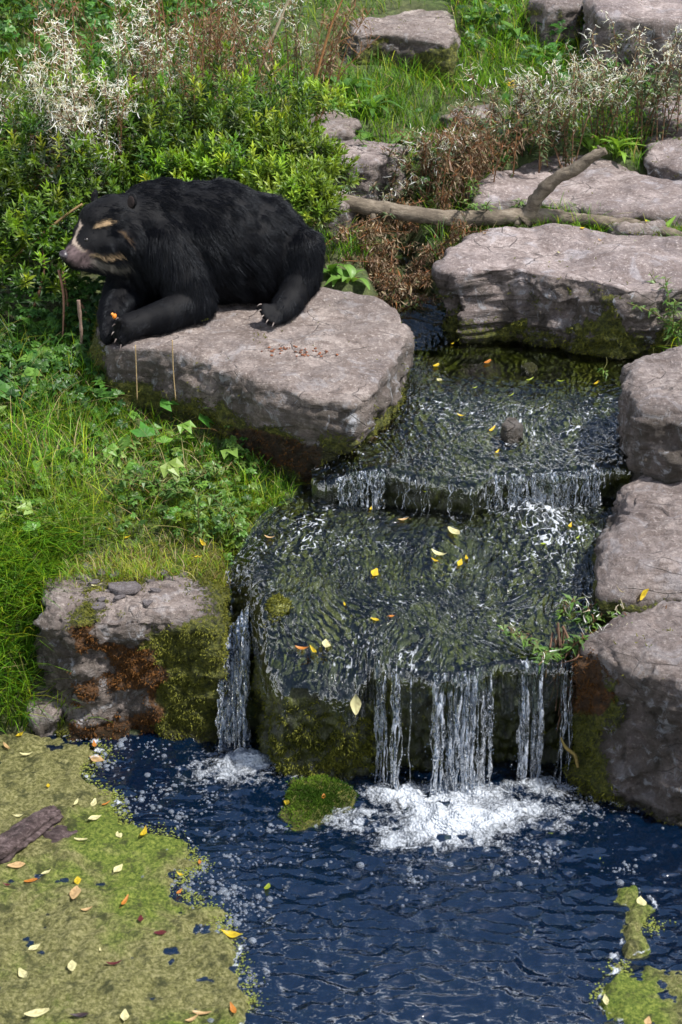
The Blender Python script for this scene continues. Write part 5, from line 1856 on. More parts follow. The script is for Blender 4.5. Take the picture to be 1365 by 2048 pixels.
def scatter(n, x0, x1, y0, y1, dens=None, rocks=True, seed=0):
    rg = np.random.default_rng(seed)
    x, y = rg.uniform(x0, x1, n), rg.uniform(y0, y1, n)
    ok = np.ones(n, bool)
    if rocks: ok &= free(x, y)
    yy = np.clip(y, 6.6, 8.3)
    ok &= ~((y > 6.5) & (y < 8.35) & (x > xl1(yy) - 0.03) & (x < xr1(yy) + 0.03))
    ok &= ~((y > 8.0) & (y < 9.8) & (x > np.where(y < 8.45, -0.14, -0.3)) & (x < 1.72))
    cx = np.interp(y, _ch3[:, 1], _ch3[:, 0])
    ok &= ~((y > 9.4) & (y < 11.3) & (np.abs(x - cx) < 0.2))
    z = ground(x, y)
    ok &= z > 0.01
    if dens is not None: ok &= rg.random(n) < dens(x, y)
    return np.stack([x, y, z], 1)[ok]


# left bank: long soft grass
def dens_left(x, y):
    return np.clip(0.65 + 1.0 * fbm(x * 3.2, y * 3.2, 0, 2, 301), 0.38, 1)


P = scatter(40000, -3.6, -0.25, 7.05, 9.3, dens_left, seed=1)
n = len(P)
lw = sstep(-0.9, -1.5, P[:, 0])
L = RNG.uniform(0.07, 0.20, n) * (0.8 + 0.65 * lw) * (0.75 + 0.5 * np.clip(fbm(P[:, 0] * 3, P[:, 1] * 3, 0, 2, 303) + 0.5, 0, 1))
C = pal(n, [G_DK, G_MD, G_BR, G_YL, G_ST], [3, 5, 4, 1.6, 0.7])
gn = fbm(P[:, 0] * 1.7, P[:, 1] * 1.7, 0, 2, 305)[:, None]
C = C * np.clip(1 + 0.75 * gn, .35, 1.7)
yw = (sstep(8.45, 8.1, P[:, 1] + 0.1 * gn[:, 0]) * sstep(-1.75, -1.4, P[:, 0]))[:, None]
C = C * (1 - 0.45 * yw) + np.array([0.25, 0.31, 0.035]) * 0.45 * yw * RNG.uniform(.6, 1.3, (n, 1))
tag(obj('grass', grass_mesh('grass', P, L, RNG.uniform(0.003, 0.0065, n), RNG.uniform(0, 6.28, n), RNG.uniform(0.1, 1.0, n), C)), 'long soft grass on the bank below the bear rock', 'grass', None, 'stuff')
P = scatter(1800, -3.3, -0.4, 7.7, 9.0, lambda x, y: np.clip(0.3 + 1.2 * fbm(x * 1.9, y * 1.9, 0, 2, 331), 0, 1), seed=21)
n = len(P)
tag(obj('grass', grass_mesh('grass', P, RNG.uniform(0.10, 0.30, n), RNG.uniform(0.003, 0.005, n), RNG.uniform(0, 6.28, n), RNG.uniform(0.3, 1.3, n), pal(n, [G_ST, (0.30, 0.19, 0.08), (0.40, 0.36, 0.16)], [3, 2, 2]))), 'dead straw-coloured blades in the bank grass', 'grass', None, 'stuff')
# overhanging fringe round the square boulder
P = scatter(9000, -3.0, -1.30, 6.95, 8.0, None, True, 2)
n = len(P)
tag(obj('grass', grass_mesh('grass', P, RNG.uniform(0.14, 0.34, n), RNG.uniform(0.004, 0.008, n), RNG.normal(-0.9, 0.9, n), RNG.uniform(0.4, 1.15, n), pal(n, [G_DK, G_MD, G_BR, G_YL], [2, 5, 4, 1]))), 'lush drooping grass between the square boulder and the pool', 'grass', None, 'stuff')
# tall blades against the face of the bear's rock
xs = RNG.uniform(-1.45, -0.30, 1500)
e_ = np.array([Pplane(a, b_, *BR) for a, b_ in ((205, 700), (300, 712), (400, 728), (470, 756), (560, 786), (640, 812))])
ys = np.interp(xs, e_[:, 0], e_[:, 1]) - np.abs(RNG.normal(0.10, 0.08, 1500)) - 0.05
P = np.stack([xs, ys, ground(xs, ys)], 1)
n = len(P)
tag(obj('grass', grass_mesh('grass', P, RNG.uniform(0.05, 0.19, n), RNG.uniform(0.003, 0.006, n), RNG.uniform(0, 6.28, n), RNG.uniform(0.1, 1.1, n), pal(n, [G_DK, G_MD, G_BR, G_YL, G_ST], [2, 4, 4, 2, 1.2]))), 'tall arching grass blades against the foot of the bear boulder', 'grass', None, 'stuff')
# sparse short turf on the square boulder
bx = BLOCK_V[(BLOCK_V[:, 2] > 0.57) & (BLOCK_V[:, 1] > 7.42)]
P = bx[RNG.choice(len(bx), 2200)] + RNG.normal(0, 0.02, (2200, 3)) * np.array([1, 1, 0])
n = len(P)
tag(obj('grass', grass_mesh('grass', P, RNG.uniform(0.03, 0.10, n), RNG.uniform(0.002, 0.004, n), RNG.uniform(0, 6.28, n), RNG.uniform(0.2, 1.0, n), pal(n, [G_MD, G_BR, G_YL, G_ST, (0.25, 0.15, 0.06)], [2, 3, 4, 2.5, 1]))), 'thin wispy turf on top of the square boulder', 'grass', None, 'stuff')


# upper slope
def dens_back(x, y):
    return np.clip(0.8 + 0.8 * fbm(x * 1.2, y * 1.2, 0, 2, 311), 0.1, 1) * sstep(17.5, 14, y)


P = scatter(120000, -4.2, 5.0, 10.3, 17.5, dens_back, seed=3)
n = len(P)
C = pal(n, [G_DK, G_MD, G_BR, G_YL, G_ST], [2, 6, 5, 1.2, 0.5]) * (1 + 0.4 * fbm(P[:, 0] * 1.4, P[:, 1] * 1.4, 0, 2, 313))[:, None]
tag(obj('grass', grass_mesh('grass', P, RNG.uniform(0.08, 0.26, n), RNG.uniform(0.004, 0.008, n), RNG.uniform(0, 6.28, n), RNG.uniform(0.2, 1.1, n), C, 4)), 'bright green grass covering the upper slope', 'grass', None, 'stuff')
# right bank
P = scatter(9000, 1.2, 4.5, 7.4, 11.2, None, seed=4)
n = len(P)
tag(obj('grass', grass_mesh('grass', P, RNG.uniform(0.10, 0.28, n), RNG.uniform(0.004, 0.007, n), RNG.uniform(0, 6.28, n), RNG.uniform(0.2, 1.1, n), pal(n, [G_DK, G_MD, G_BR, G_YL], [2, 5, 4, 2]))), 'grass tufts growing between the boulders beside the branch', 'grass', None, 'stuff')


# low lobed herbs and broad leaves
def herb_leaves(P, size, cols, wts, lobes=5, up=0.6):
    lv = Leaves()
    n = len(P)
    stalk = RNG.uniform(0.02, 0.11, n) * up / 0.6
    c = P + np.stack([RNG.normal(0, 0.02, n), RNG.normal(0, 0.02, n), stalk], 1)
    Nn = norm(np.stack([RNG.normal(0, 0.35, n), RNG.normal(-0.25, 0.35, n), np.ones(n)], 1))
    a0 = RNG.uniform(0, 6.28, n)
    C = pal(n, cols, wts)
    S = RNG.uniform(*size, n)
    for k in range(lobes):
        a = a0 + (k - (lobes - 1) / 2) * 0.75
        D = np.stack([np.cos(a), np.sin(a), np.zeros(n)], 1)
        D = D - Nn * (D * Nn).sum(1, keepdims=True)
        f = 1 - 0.12 * abs(k - (lobes - 1) / 2)
        lv.add(c, D, Nn, S * f, S * 0.55, C, 0.3)
    return lv


P = scatter(6000, -3.4, -0.45, 7.75, 9.6, lambda x, y: np.clip(0.35 + fbm(x * 2.6, y * 2.6, 0, 2, 321), 0, 1), seed=5)
tag(obj('herbs', herb_leaves(P, (0.025, 0.055), [(0.05, 0.13, 0.02), (0.10, 0.22, 0.03), (0.16, 0.27, 0.04)], [3, 4, 2]).mesh('herbs', M_LEAF)), 'low lobed buttercup leaves in the grass before the bear rock', 'herbs', None, 'stuff')
P = scatter(14000, -3.8, 4.5, 11.0, 16.5, lambda x, y: np.clip(0.3 + 1.1 * fbm(x * 1.1, y * 1.1, 0, 2, 323), 0, 1), seed=6)
tag(obj('herbs', herb_leaves(P, (0.04, 0.085), [(0.035, 0.11, 0.018), (0.06, 0.17, 0.025), (0.10, 0.23, 0.04)], [4, 4, 2], 4, 1.2).mesh('herbs', M_LEAF)), 'leafy weeds and ground ivy spreading over the upper slope', 'herbs', None, 'stuff')
P = scatter(380, -3.4, -0.5, 7.7, 9.2, lambda x, y: np.clip(0.2 + 1.3 * fbm(x * 2.1, y * 2.1, 0, 2, 327), 0, 1), seed=27)
tag(obj('herbs', herb_leaves(P, (0.06, 0.12), [(0.06, 0.17, 0.025), (0.13, 0.27, 0.04), (0.22, 0.33, 0.07)], [3, 4, 2], 3, 1.0).mesh('herbs', M_LEAF)), 'broad pale leaves scattered through the bank grass', 'herbs', None, 'stuff')
P = scatter(2200, -3.4, -1.15, 8.7, 10.0, None, seed=7)
tag(obj('herbs', herb_leaves(P, (0.03, 0.07), [(0.03, 0.09, 0.015), (0.06, 0.15, 0.02)], [3, 2], 5, 0.9).mesh('herbs', M_LEAF)), 'dark green weeds at the foot of the shrub beside the bear', 'herbs', None, 'stuff')


# leafy evergreen shrubs
def shrub(label, blobs, nsprig, cols, wts, seed, stems):
    rg = np.random.default_rng(seed)
    root = empty('shrub', (0, 0, 0))
    cs = np.array([PY(*b[:3]) for b in blobs])
    base = np.array([cs[:, 0].mean(), cs[:, 1].mean(), 0])
    base[2] = ground(base[0], base[1])
    root.location = base
    tag(root, label, 'shrub')
    rs = np.array([b[3] for b in blobs])
    w = rs ** 2
    lv = Leaves()
    bi = rg.choice(len(blobs), nsprig, p=w / w.sum())
    u = norm(rg.normal(0, 1, (nsprig, 3)))
    u[:, 2] = np.abs(u[:, 2]) * 0.9 - 0.25
    u[:, 1] -= 0.25
    u = norm(u)
    rr = rs[bi] * rg.uniform(0.55, 1.08, nsprig)
    P = cs[bi] + u * rr[:, None] * np.array([1.1, 0.9, 0.95])
    P = P + 0.06 * np.stack([nz(P, 4, 1, 2), nz(P, 4, 2, 2), nz(P, 4, 3, 2)], 1)
    ok = P[:, 2] > ground(P[:, 0], P[:, 1]) + 0.03
    # keep clear of the bear and its rock
    bp = Pplane(420, 600, *BR)
    ok &= ~((P[:, 1] < 9.98) & (P[:, 0] > PY(195, 500, 9.6)[0]) & (P[:, 0] < PY(650, 500, 9.6)[0]) & (P[:, 2] < 2.1))
    P, u = P[ok], u[ok]
    n = len(P)
    A = norm(u * 0.8 + np.array([0, -0.1, 0.75]) + rg.normal(0, 0.25, (n, 3)))
    tone = np.clip(0.75 + 0.5 * nz(P, 3, 9, 2), 0.3, 1.4)[:, None]
    C = pal(n, cols, wts) * tone
    nl = 17
    e1 = norm(np.cross(A, np.array([0.3, 0.2, 1.0])))
    e2 = np.cross(A, e1)
    slen = rg.uniform(0.07, 0.14, n)
    for k in range(nl):
        f = k / (nl - 1)
        a = k * 2.4 + rg.uniform(0, 6.28, n) * 0.15
        rad = e1 * np.cos(a)[:, None] + e2 * np.sin(a)[:, None]
        op = 1.15 - 0.75 * f
        D = norm(rad * op + A * (0.35 + 0.7 * f) + rg.normal(0, 0.12, (n, 3)))
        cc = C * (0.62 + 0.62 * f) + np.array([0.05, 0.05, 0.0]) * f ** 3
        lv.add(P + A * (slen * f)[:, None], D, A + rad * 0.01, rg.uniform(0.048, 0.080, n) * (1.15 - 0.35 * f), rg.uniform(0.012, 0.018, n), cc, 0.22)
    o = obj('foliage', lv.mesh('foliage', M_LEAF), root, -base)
    tag(o, None, None, None, 'stuff')
    for (ax, ay, bx_, by_, Y, r) in stems:
        p0, p1 = PY(ax, ay, Y), PY(bx_, by_, Y + 0.15)
        V, fs = tube(catmull([p0, (p0 + p1) / 2 + rg.normal(0, 0.03, 3), p1], 10), np.linspace(r, r * 0.5, 10), 6)
        b = Build(); b.add(V - base, fs, (0.10, 0.055, 0.03))
        obj('stem', b.mesh('stem', M_STEM), root)
    return root


S_GR = [(0.030, 0.100, 0.010), (0.090, 0.215, 0.014), (0.180, 0.320, 0.018), (0.30, 0.39, 0.025)]
shrub('big leafy evergreen shrub behind the bear back', [(250, 330, 10.75, 0.42), (390, 320, 10.95, 0.45), (480, 360, 10.65, 0.34), (340, 420, 10.45, 0.30), (160, 260, 11.0, 0.38), (470, 260, 11.2, 0.38), (520, 300, 11.0, 0.26), (420, 440, 10.4, .28)], 1700, S_GR, [3, 4, 3, 1.2], 11,
      [(300, 460, 290, 330, 10.5, 0.012), (380, 440, 400, 280, 10.6, 0.012), (220, 470, 200, 300, 10.5, 0.012)])
shrub('darker evergreen shrub beside the bear muzzle', [(70, 370, 10.3, 0.36), (20, 480, 9.95, 0.34), (110, 500, 9.95, 0.25), (60, 570, 9.75, 0.22), (150, 420, 10.3, 0.26), (20, 280, 10.8, 0.36), (-120, 420, 10.1, 0.45)], 1150, S_GR, [4, 4, 2, 0.6], 12,
      [(120, 690, 125, 540, 9.5, 0.010), (165, 690, 158, 600, 9.4, 0.012), (60, 640, 80, 480, 9.6, 0.010)])
shrub('arching sprays of fine evergreen twigs over the branch butt end', [(575, 320, 10.65, 0.20), (620, 345, 10.6, 0.12), (585, 400, 10.35, 0.18), (560, 420, 10.3, 0.20), (640, 235, 11.3, 0.13), (620, 435, 10.2, .11), (665, 350, 10.6, .08)], 520, [(0.06, 0.13, 0.016), (0.12, 0.22, 0.02), (0.20, 0.29, 0.03)], [2, 4, 3], 13,
      [(560, 480, 620, 330, 10.3, 0.008), (580, 470, 660, 400, 10.25, 0.007)])


# tall herbs: rosebay with seed fluff, and dead brown stalks
def curls(rg, P, n, size, spread):
    """thin curled ribbons round the points P"""
    idx = rg.integers(0, len(P), n)
    base = P[idx] + rg.normal(0, spread, (n, 3))
    K = 6
    t = np.linspace(0, 1, K)
    D = norm(rg.normal(0, 1, (n, 3)) + np.array([0, 0, 0.35]))
    E = norm(np.cross(D, rg.normal(0, 1, (n, 3))))
    L = rg.uniform(*size, n)
    cu = rg.uniform(0.8, 3.4, n)
    ang = cu[:, None] * t[None]
    f = np.where(cu[:, None] > 1e-3, np.sin(ang) / cu[:, None], t[None])
    g_ = (1 - np.cos(ang)) / cu[:, None]
    path = base[:, None] + (D[:, None] * f[..., None] + E[:, None] * g_[..., None]) * L[:, None, None]
    S = norm(np.cross(D, E))
    w = (rg.uniform(0.0016, 0.0034, n)[:, None] * (1 - 0.8 * t)[None])[..., None]
    V = np.stack([path - S[:, None] * w, path + S[:, None] * w], 2).reshape(n, K * 2, 3)
    k = np.arange(K - 1) * 2
    q = np.stack([k, k + 1, k + 3, k + 2], 1)
    F = (q[None] + (np.arange(n) * K * 2)[:, None, None]).reshape(-1, 4)
    return V.reshape(-1, 3), F, n * K * 2


def tall_herb(label, base, h, lean, seed, style='fluff', group=None, leafcol=None, nstem=3, fluff=90, name=None, width=1.0, cat='plant'):
    rg = np.random.default_rng(seed)
    root = empty(name or ('seeding_willowherb' if style == 'fluff' else 'dry_stalk' if style == 'dry' else 'leafy_weed'), base)
    tag(root, label, cat, group)
    sb, lv, tips = Build(), Leaves(), []
    stemc = {'fluff': (0.16, 0.09, 0.05), 'dry': (0.20, 0.095, 0.042), 'green': (0.12, 0.12, 0.04)}[style]
    for s in range(nstem):
        off = rg.normal(0, 0.05 * width, 3) * np.array([1, 1, 0])
        ln = np.array(lean) + rg.normal(0, 0.12 * width, 2)
        hh = h * rg.uniform(0.7, 1.05)
        path = catmull([off, off + np.array([ln[0] * .2, ln[1] * .2, hh * .35]), off + np.array([ln[0] * .5, ln[1] * .5, hh * .7]), off + np.array([ln[0], ln[1], hh])], 16)
        V, fs = tube(path, np.linspace(0.0055, 0.002, 16), 5)
        sb.add(V, fs, np.array(stemc) * rg.uniform(.7, 1.2))
        nb = 9 if style != 'green' else 4
        ends = [path[-1]]
        for k in range(nb):
            f = rg.uniform(0.4, 0.97)
            p = path[int(f * 15)]
            d = norm(np.array([rg.normal(), rg.normal(), rg.uniform(0.5, 1.3)]))
            Lb = rg.uniform(0.06, 0.16) * h
            q = p + d * Lb + np.array([0, 0, 0.02])
            V, fs = tube(catmull([p, (p + q) / 2 + rg.normal(0, .01, 3), q], 5), np.linspace(.0025, .0012, 5), 4, False)
            sb.add(V, fs, np.array(stemc) * rg.uniform(.7, 1.3))
            ends += [q, (p + q) / 2]
        tips += ends
        # leaves
        m = {'fluff': 58, 'dry': 85, 'green': 46}[style]
        t = rg.uniform(0.12, 0.97, m)
        p = path[(t * 15).astype(int)]
        a = rg.uniform(0, 6.28, m)
        if style == 'dry':
            ex = np.array(ends)[rg.integers(0, len(ends), m)]
            p = np.where(rg.random((m, 1)) < 0.6, ex + rg.normal(0, .02, (m, 3)), p)
            D = np.stack([np.cos(a) * .6, np.sin(a) * .6, -rg.uniform(.2, 1.2, m)], 1)
            C = pal(m, [(0.11, 0.072, 0.048), (0.21, 0.145, 0.095), (0.34, 0.26, 0.18), (0.24, 0.11, 0.05), (0.10, 0.12, 0.05)], [3, 4, 3, 1.0, 0.8])
            lv.add(p, D, rg.normal(0, 1, (m, 3)), rg.uniform(.03, .08, m), rg.uniform(.005, .012, m), C, rg.uniform(.2, 1.0, m))
        else:
            D = np.stack([np.cos(a), np.sin(a), rg.uniform(-.15, .7, m)], 1)
            C = pal(m, leafcol or [(0.05, 0.085, 0.03), (0.09, 0.13, 0.055), (0.14, 0.18, 0.08), (0.16, 0.09, 0.05)], [3, 4, 2, 1][: len(leafcol) if leafcol else 4])
            lv.add(p, D, np.tile([0, 0, 1.0], (m, 1)) + rg.normal(0, .2, (m, 3)), rg.uniform(.04, .085, m), rg.uniform(.010, .02, m), C, rg.uniform(.2, .7, m))
    obj('stem', sb.mesh('stem', M_STEM), root)
    tag(obj('foliage', lv.mesh('foliage', M_DRY if style == 'dry' else M_LEAF), root), kind='stuff')
    if style == 'fluff' and fluff:
        T_ = np.array(tips)
        T_ = T_[T_[:, 2] > 0.45 * h]
        fluff = int(fluff * 1.5)
        V, F, nn = curls(rg, T_, fluff, (0.03, 0.085), 0.018)
        c = np.where(rg.random(fluff) < 0.78, 0, 1)
        C = np.where(c[:, None] == 0, np.array([0.84, 0.84, 0.86]), np.array([0.58, 0.50, 0.38])) * rg.uniform(.7, 1.15, (fluff, 1))
        tag(obj('seed_fluff', make_mesh('seed_fluff', V, [F], M_FLUFF, {'col': np.repeat(np.clip(C, 0, .85), 12, 0)}, False), root), kind='stuff')
    return root


def on_ground(px, py_, Y):
    """a plant standing at distance Y in the direction of column px"""
    x = PY(px, py_, Y)[0]
    return np.array([x, Y, float(ground(x, Y)) - 0.01])


k = 0
for px, Y, h, fl, lb in [
    (150, 10.5, 1.25, 520, 'tall willowherb thick with white seed fluff above the bear head'), (215, 10.6, 1.22, 420, 'white fluffy willowherb stems rising behind the bear head'),
    (95, 10.5, 1.08, 360, 'bushy willowherb with curled pale seed pods by the shrub'), (190, 10.45, 1.0, 300, 'lower willowherb hung with white tufts against the green shrub'),
    (40, 10.6, 1.15, 200, 'thin willowherb with scattered pale pods at the shrub end'), (300, 11.3, 1.15, 200, 'willowherb with sparse white tufts among brown stalks'),
    (430, 12.1, 1.1, 130, 'greenish willowherb with few tufts between dead stalks'), (520, 12.2, 1.1, 130, 'willowherb with faded pods beside the bare pale stick'), (250, 11.2, 1.25, 260, 'tallest willowherb with silvery heads at the top of the shrub'), (365, 11.9, 1.05, 140, 'willowherb growing through the tall brown stalks'), (590, 12.4, 1.0, 80, 'willowherb mixed with orange dead leaves near the wedge boulder')]:
    k += 1
    tall_herb(lb, on_ground(px, 100, Y), h, (RNG.normal(0, .05), RNG.normal(0, .05)), 500 + k, 'fluff', 'willowherbs above the shrub', None, 4, fl)
for px, Y, h, fl, lb in [
    (1080, 11.75, 0.6, 380, 'grey-green willowherb with bright white tufts above the pale slab'), (1040, 11.8, 0.55, 300, 'willowherb with white tufts nearest to the yellow flowers'), (1150, 11.7, 0.58, 380, 'willowherb full of white tufts behind the raised fork'),
    (1200, 11.9, 0.65, 300, 'willowherb with drooping pale pods behind the fork tip'), (1240, 11.9, 0.78, 280, 'tall reddish willowherb in front of the layered boulder'), (1290, 11.9, 0.75, 250, 'tall willowherb with thin white tufts beside the square-edged slab'),
    (1000, 11.7, 0.48, 60, 'short dark willowherb beside the dry brown mass'), (960, 11.6, 0.45, 60, 'short greyish willowherb at the edge of the dry brown mass'), (1120, 11.5, 0.42, 80, 'low leafy willowherb just behind the pale slab'), (1320, 11.95, .55, 60, 'slender willowherb against the low stone')]:
    k += 1
    tall_herb(lb, on_ground(px, 250, Y), h, (RNG.normal(0, .05), RNG.normal(0, .04)), 500 + k, 'fluff', 'willowherbs on the upper slope', None, 7, int(fl * 0.55), width=1.5)
for px, Y, h, fl, lb in [(760, 11.1, 0.28, 40, 'greyish seeding willowherb behind the branch near the stream channel'), (850, 11.15, 0.45, 80, 'faded willowherb with pale wisps behind the branch'), (880, 11.2, 0.5, 70, 'willowherb of grey-green leaves beside the withered stalks'), (730, 11.2, .22, 20, 'straggly willowherb in front of the long low slab'), (800, 11.2, .28, 40, 'mixed green and brown willowherb above the stream channel')]:
    k += 1
    tall_herb(lb, on_ground(px, 350, Y), h, (RNG.normal(0, .06), RNG.normal(0, .04)), 500 + k, 'fluff', 'willowherbs by the channel', [(0.06, 0.10, 0.04), (0.12, 0.15, 0.07), (0.16, 0.11, 0.07), (0.20, 0.13, 0.08)], 5, fl, width=1.4)

dry_lab = 'withered brown plant in the dense dry mass along the stream channel'
for px, py0, Y in [(800, 450, 11.05), (840, 450, 11.0), (880, 450, 11.05), (920, 450, 11.1), (950, 450, 11.15), (900, 450, 11.3), (940, 450, 11.35), (860, 450, 11.25), (970, 450, 11.4), (820, 450, 11.3)]:
    k += 1
    w_ = 'beside the evergreen sprays' if px < 790 else 'midway along the branch' if px < 880 else 'against the pale slab'
    tall_herb('withered brown plant in the dry mass behind the branch ' + w_, on_ground(px, py0, Y), (RNG.uniform(.16, .24) if px < 845 else RNG.uniform(.38, .58)), (RNG.normal(0, .08), RNG.normal(0, .05)), 500 + k, 'dry', 'withered plants ' + w_, None, 5, 0, width=1.4)
dry2 = 'withered brown plant drooping over the wet stones below the branch'
for px, py0, Y in [(700, 520, 10.55), (740, 520, 10.5), (780, 520, 10.45), (820, 520, 10.45), (850, 520, 10.5), (790, 520, 10.2), (770, 520, 10.3), (730, 520, 10.65), (860, 520, 10.65), (690, 520, 10.7), (815, 520, 10.25), (755, 520, 10.6), (830, 520, 10.65)]:
    k += 1
    w_ = 'beside the broad green weeds' if px < 760 else 'in the stream channel' if px < 825 else 'against the long boulder'
    tall_herb('withered brown plant below the branch ' + w_, on_ground(px, py0, Y) + np.array([0, 0, .02]), RNG.uniform(.15, .25), (RNG.normal(0, .12), RNG.normal(-.06, .06)), 500 + k, 'dry', 'withered plants below the branch ' + w_, None, 5, 0, width=1.6)
for px, Y, h, lx, lb in [(400, 11.3, 1.15, 0.02, 'tall dead brown stalk with hanging leaves above the bear shoulder'), (420, 11.4, 1.2, 0.0, 'dead brown stalk thick with shrivelled leaves beside the tallest stalk'), (372, 11.3, 1.2, 0.0, 'straight bare reddish stalk rising through the shrub'),
                         (610, 11.9, 1.0, 0.28, 'leaning orange-brown dead stalk near the wedge boulder'), (640, 12.2, 1.0, 0.15, 'orange withered stalk standing before the wedge boulder'), (130, 11.6, 1.15, 0.0, 'dead brown stalk among the white seed heads'), (60, 10.4, 0.75, 0.1, 'dry brown stalk with curled leaves beside the bear muzzle'),
                         (210, 10.55, 1.1, 0.03, 'slender dead stem rising right behind the bear head'), (470, 12.0, 1.1, 0.05, 'thin dead stalk in the weeds above the shrub'), (330, 12.2, 1.2, -0.03, 'dead reddish stalk behind the silvery heads'), (270, 11.2, 1.15, 0.02, 'brown withered stalk beside the silvery seed heads'), (440, 11.5, 1.1, 0.04, 'russet stalk with curled leaves next to the shoulder stalks'), (350, 11.6, 1.15, -.02, 'tawny stalk between the bare stalk and the silvery heads'), (500, 11.6, 1.05, .06, 'tawny dead stalk before the bare pale stick'), (560, 11.8, 1.05, .1, 'orange dead stalk behind the bare pale stick'), (90, 11.4, 1.1, 0, 'russet dead stalk behind the bushy willowherb')]:
    k += 1
    tall_herb(lb.replace(' right', ''), on_ground(px, 100, Y), h, (lx, 0), 500 + k, 'dry', 'dead stalks above the shrub', None, 4 if 'bare' not in lb and 'slender' not in lb else 1, 0, width=0.8)

# bare sticks
for pts, Y, r, c, lb in [([(560, 170), (528, 120), (548, 70), (578, 0), (590, -20)], 11.9, .010, (0.36, 0.30, 0.20), 'bare pale stick standing above the shrub'),
                         ([(-10, 540), (60, 490), (120, 440), (165, 408)], 9.75, .010, (0.26, 0.17, 0.08), 'straw-coloured cane slanting up to the bear forehead'),
                         ([(118, 540), (128, 600), (125, 700)], 9.35, .008, (0.22, 0.12, 0.08), 'short dead stem standing below the bear chin'),
                         ([(157, 600), (162, 650), (164, 690)], 9.25, .011, (0.20, 0.14, 0.11), 'broken woody stub beside the bear rock'),
                         ([(20, 460), (45, 420), (70, 380), (120, 330)], 10.1, .010, (0.25, 0.13, 0.05), 'brown dead cane in front of the darker shrub'),
                         ([(590, 330), (620, 200), (660, 60), (690, -10)], 11.7, .010, (0.26, 0.13, 0.05), 'long leaning brown cane against the upper slope')]:
    P_ = catmull([PY(a, b_, Y) for a, b_ in pts], 24)
    V, fs = tube(P_, np.linspace(r, r * .7, 24), 7, True, .002)
    b = Build(); b.add(V, fs, c)
    tag(obj('dry_stick', b.mesh('dry_stick', M_STEM)), lb, 'stick')

# green weeds with parts of their own
WG = [(0.07, 0.15, 0.03), (0.12, 0.22, 0.04), (0.17, 0.24, 0.08)]
for px, py_, Y, h, n_, lb in [(1290, 690, 9.35, 0.42, 7, 'leafy green willowherb leaning over the mossy end of the long boulder'), (1340, 690, 9.4, 0.36, 6, 'second leafy green clump between the long boulder and the dark boulder'), (1235, 770, 9.05, 0.22, 4, 'small narrow-leaved weed curling over the calm water'),
                              (985, 410, 10.92, 0.26, 3, 'single narrow-leaved weed in front of the pale slab'), (1010, 405, 10.95, 0.24, 2, 'slim weed beside the narrow-leaved one at the pale slab'), (435, 1075, 7.95, 0.42, 2, 'grey-green sapling at the bank edge above the narrow fall'), (740, 330, 11.3, 0.45, 3, 'fresh green willow shoot standing before the long low slab'),
                              (360, 1000, 8.2, .16, 6, 'low grey-leaved tuft in the short grass of the bank')]:
    k += 1
    tall_herb(lb, on_ground(px, py_, Y), h, (RNG.normal(-.03, .03), -0.05), 500 + k, 'green', None, WG, n_, 0, width=1.2)

# plant rooted in the crack of the boulders beside the fall
cr = PY(1170, 1262, 7.05)
tall_herb('willowherb with white tufts rooted in the crack beside the falls', cr + np.array([0.03, 0, 0]), 0.17, (0.03, -0.03), 901, 'fluff', None, WG, 5, 34, width=0.9)
tall_herb('small weed with white tuft overhanging the falls', PY(1128, 1318, 6.82), 0.13, (-0.03, -0.05), 902, 'fluff', None, WG, 4, 16, width=1.0)
rt = empty('hanging_roots', PY(1130, 1290, 6.88))
tag(rt, 'tangle of brown roots hanging beside the falls', 'roots')
org = np.array(rt.location)
for q in range(16):
    a = PY(1125 + RNG.normal(0, 14), 1275 + RNG.normal(0, 14), 6.90)
    c_ = PY(1110 + RNG.normal(0, 18), 1380 + RNG.normal(0, 40), 6.74)
    V, fs = tube(catmull([a, (a + c_) / 2 + RNG.normal(0, .03, 3), c_], 14), np.linspace(.006, .002, 14), 5, True, .002)
    b = Build(); b.add(V - org, fs, np.array([.11, .062, .04]) * RNG.uniform(.6, 1.3))
    obj('root', b.mesh('root', M_STEM), rt)
V, fs = tube(catmull([PY(1122, 1475, 6.72), PY(1132, 1495, 6.7), PY(1150, 1510, 6.69), PY(1156, 1535, 6.68)], 16), .006, 6, True, .002)
b = Build(); b.add(V, fs, (0.30, 0.22, 0.07))
tag(obj('root_twig', b.mesh('root_twig', M_STEM)), 'yellowish twig dangling over the foam beside the tall boulder', 'twig')
V, fs = tube(catmull([PY(1205, 1240, 7.1), PY(1260, 1195, 7.15), PY(1310, 1160, 7.2), PY(1380, 1125, 7.3)], 20), .010, 6, True, .003)
b = Build(); b.add(V, fs, (0.24, 0.17, 0.13))
tag(obj('dead_stem', b.mesh('dead_stem', M_STEM)), 'dead pinkish stem lying in the crack between the boulders', 'stick')


# broad-leaved plants, each leaf a part
def big_leaf(name, col, w, seed):
    n = 9
    t = np.linspace(0, 1, n)
    ww = w * np.sin(np.pi * np.clip(t ** 0.85, .03, .985)) ** .75
    V, C = [], []
    for q in range(n):
        for s in (-1, -.5, 0, .5, 1):
            V.append((t[q], s * ww[q], .22 * math.sin(t[q] * 2.6) - .42 * t[q] ** 2.2 + .22 * abs(s) * ww[q] + .025 * math.sin(seed + t[q] * 11 + s * 3)))
            C.append(np.array(col) * (1.25 if s == 0 else 1.0))
    b = Build(); b.add(V, [grid_faces(5, n)], np.array(C))
    return b.mesh(name, M_LEAF)


BLM = [big_leaf('leaf', c, w, s) for c, w, s in [((0.10, 0.21, 0.035), .20, 1), ((0.14, 0.26, 0.05), .24, 2), ((0.07, 0.16, 0.03), .17, 3), ((0.19, 0.27, 0.05), .22, 4), ((0.17, 0.30, 0.04), .11, 5)]]


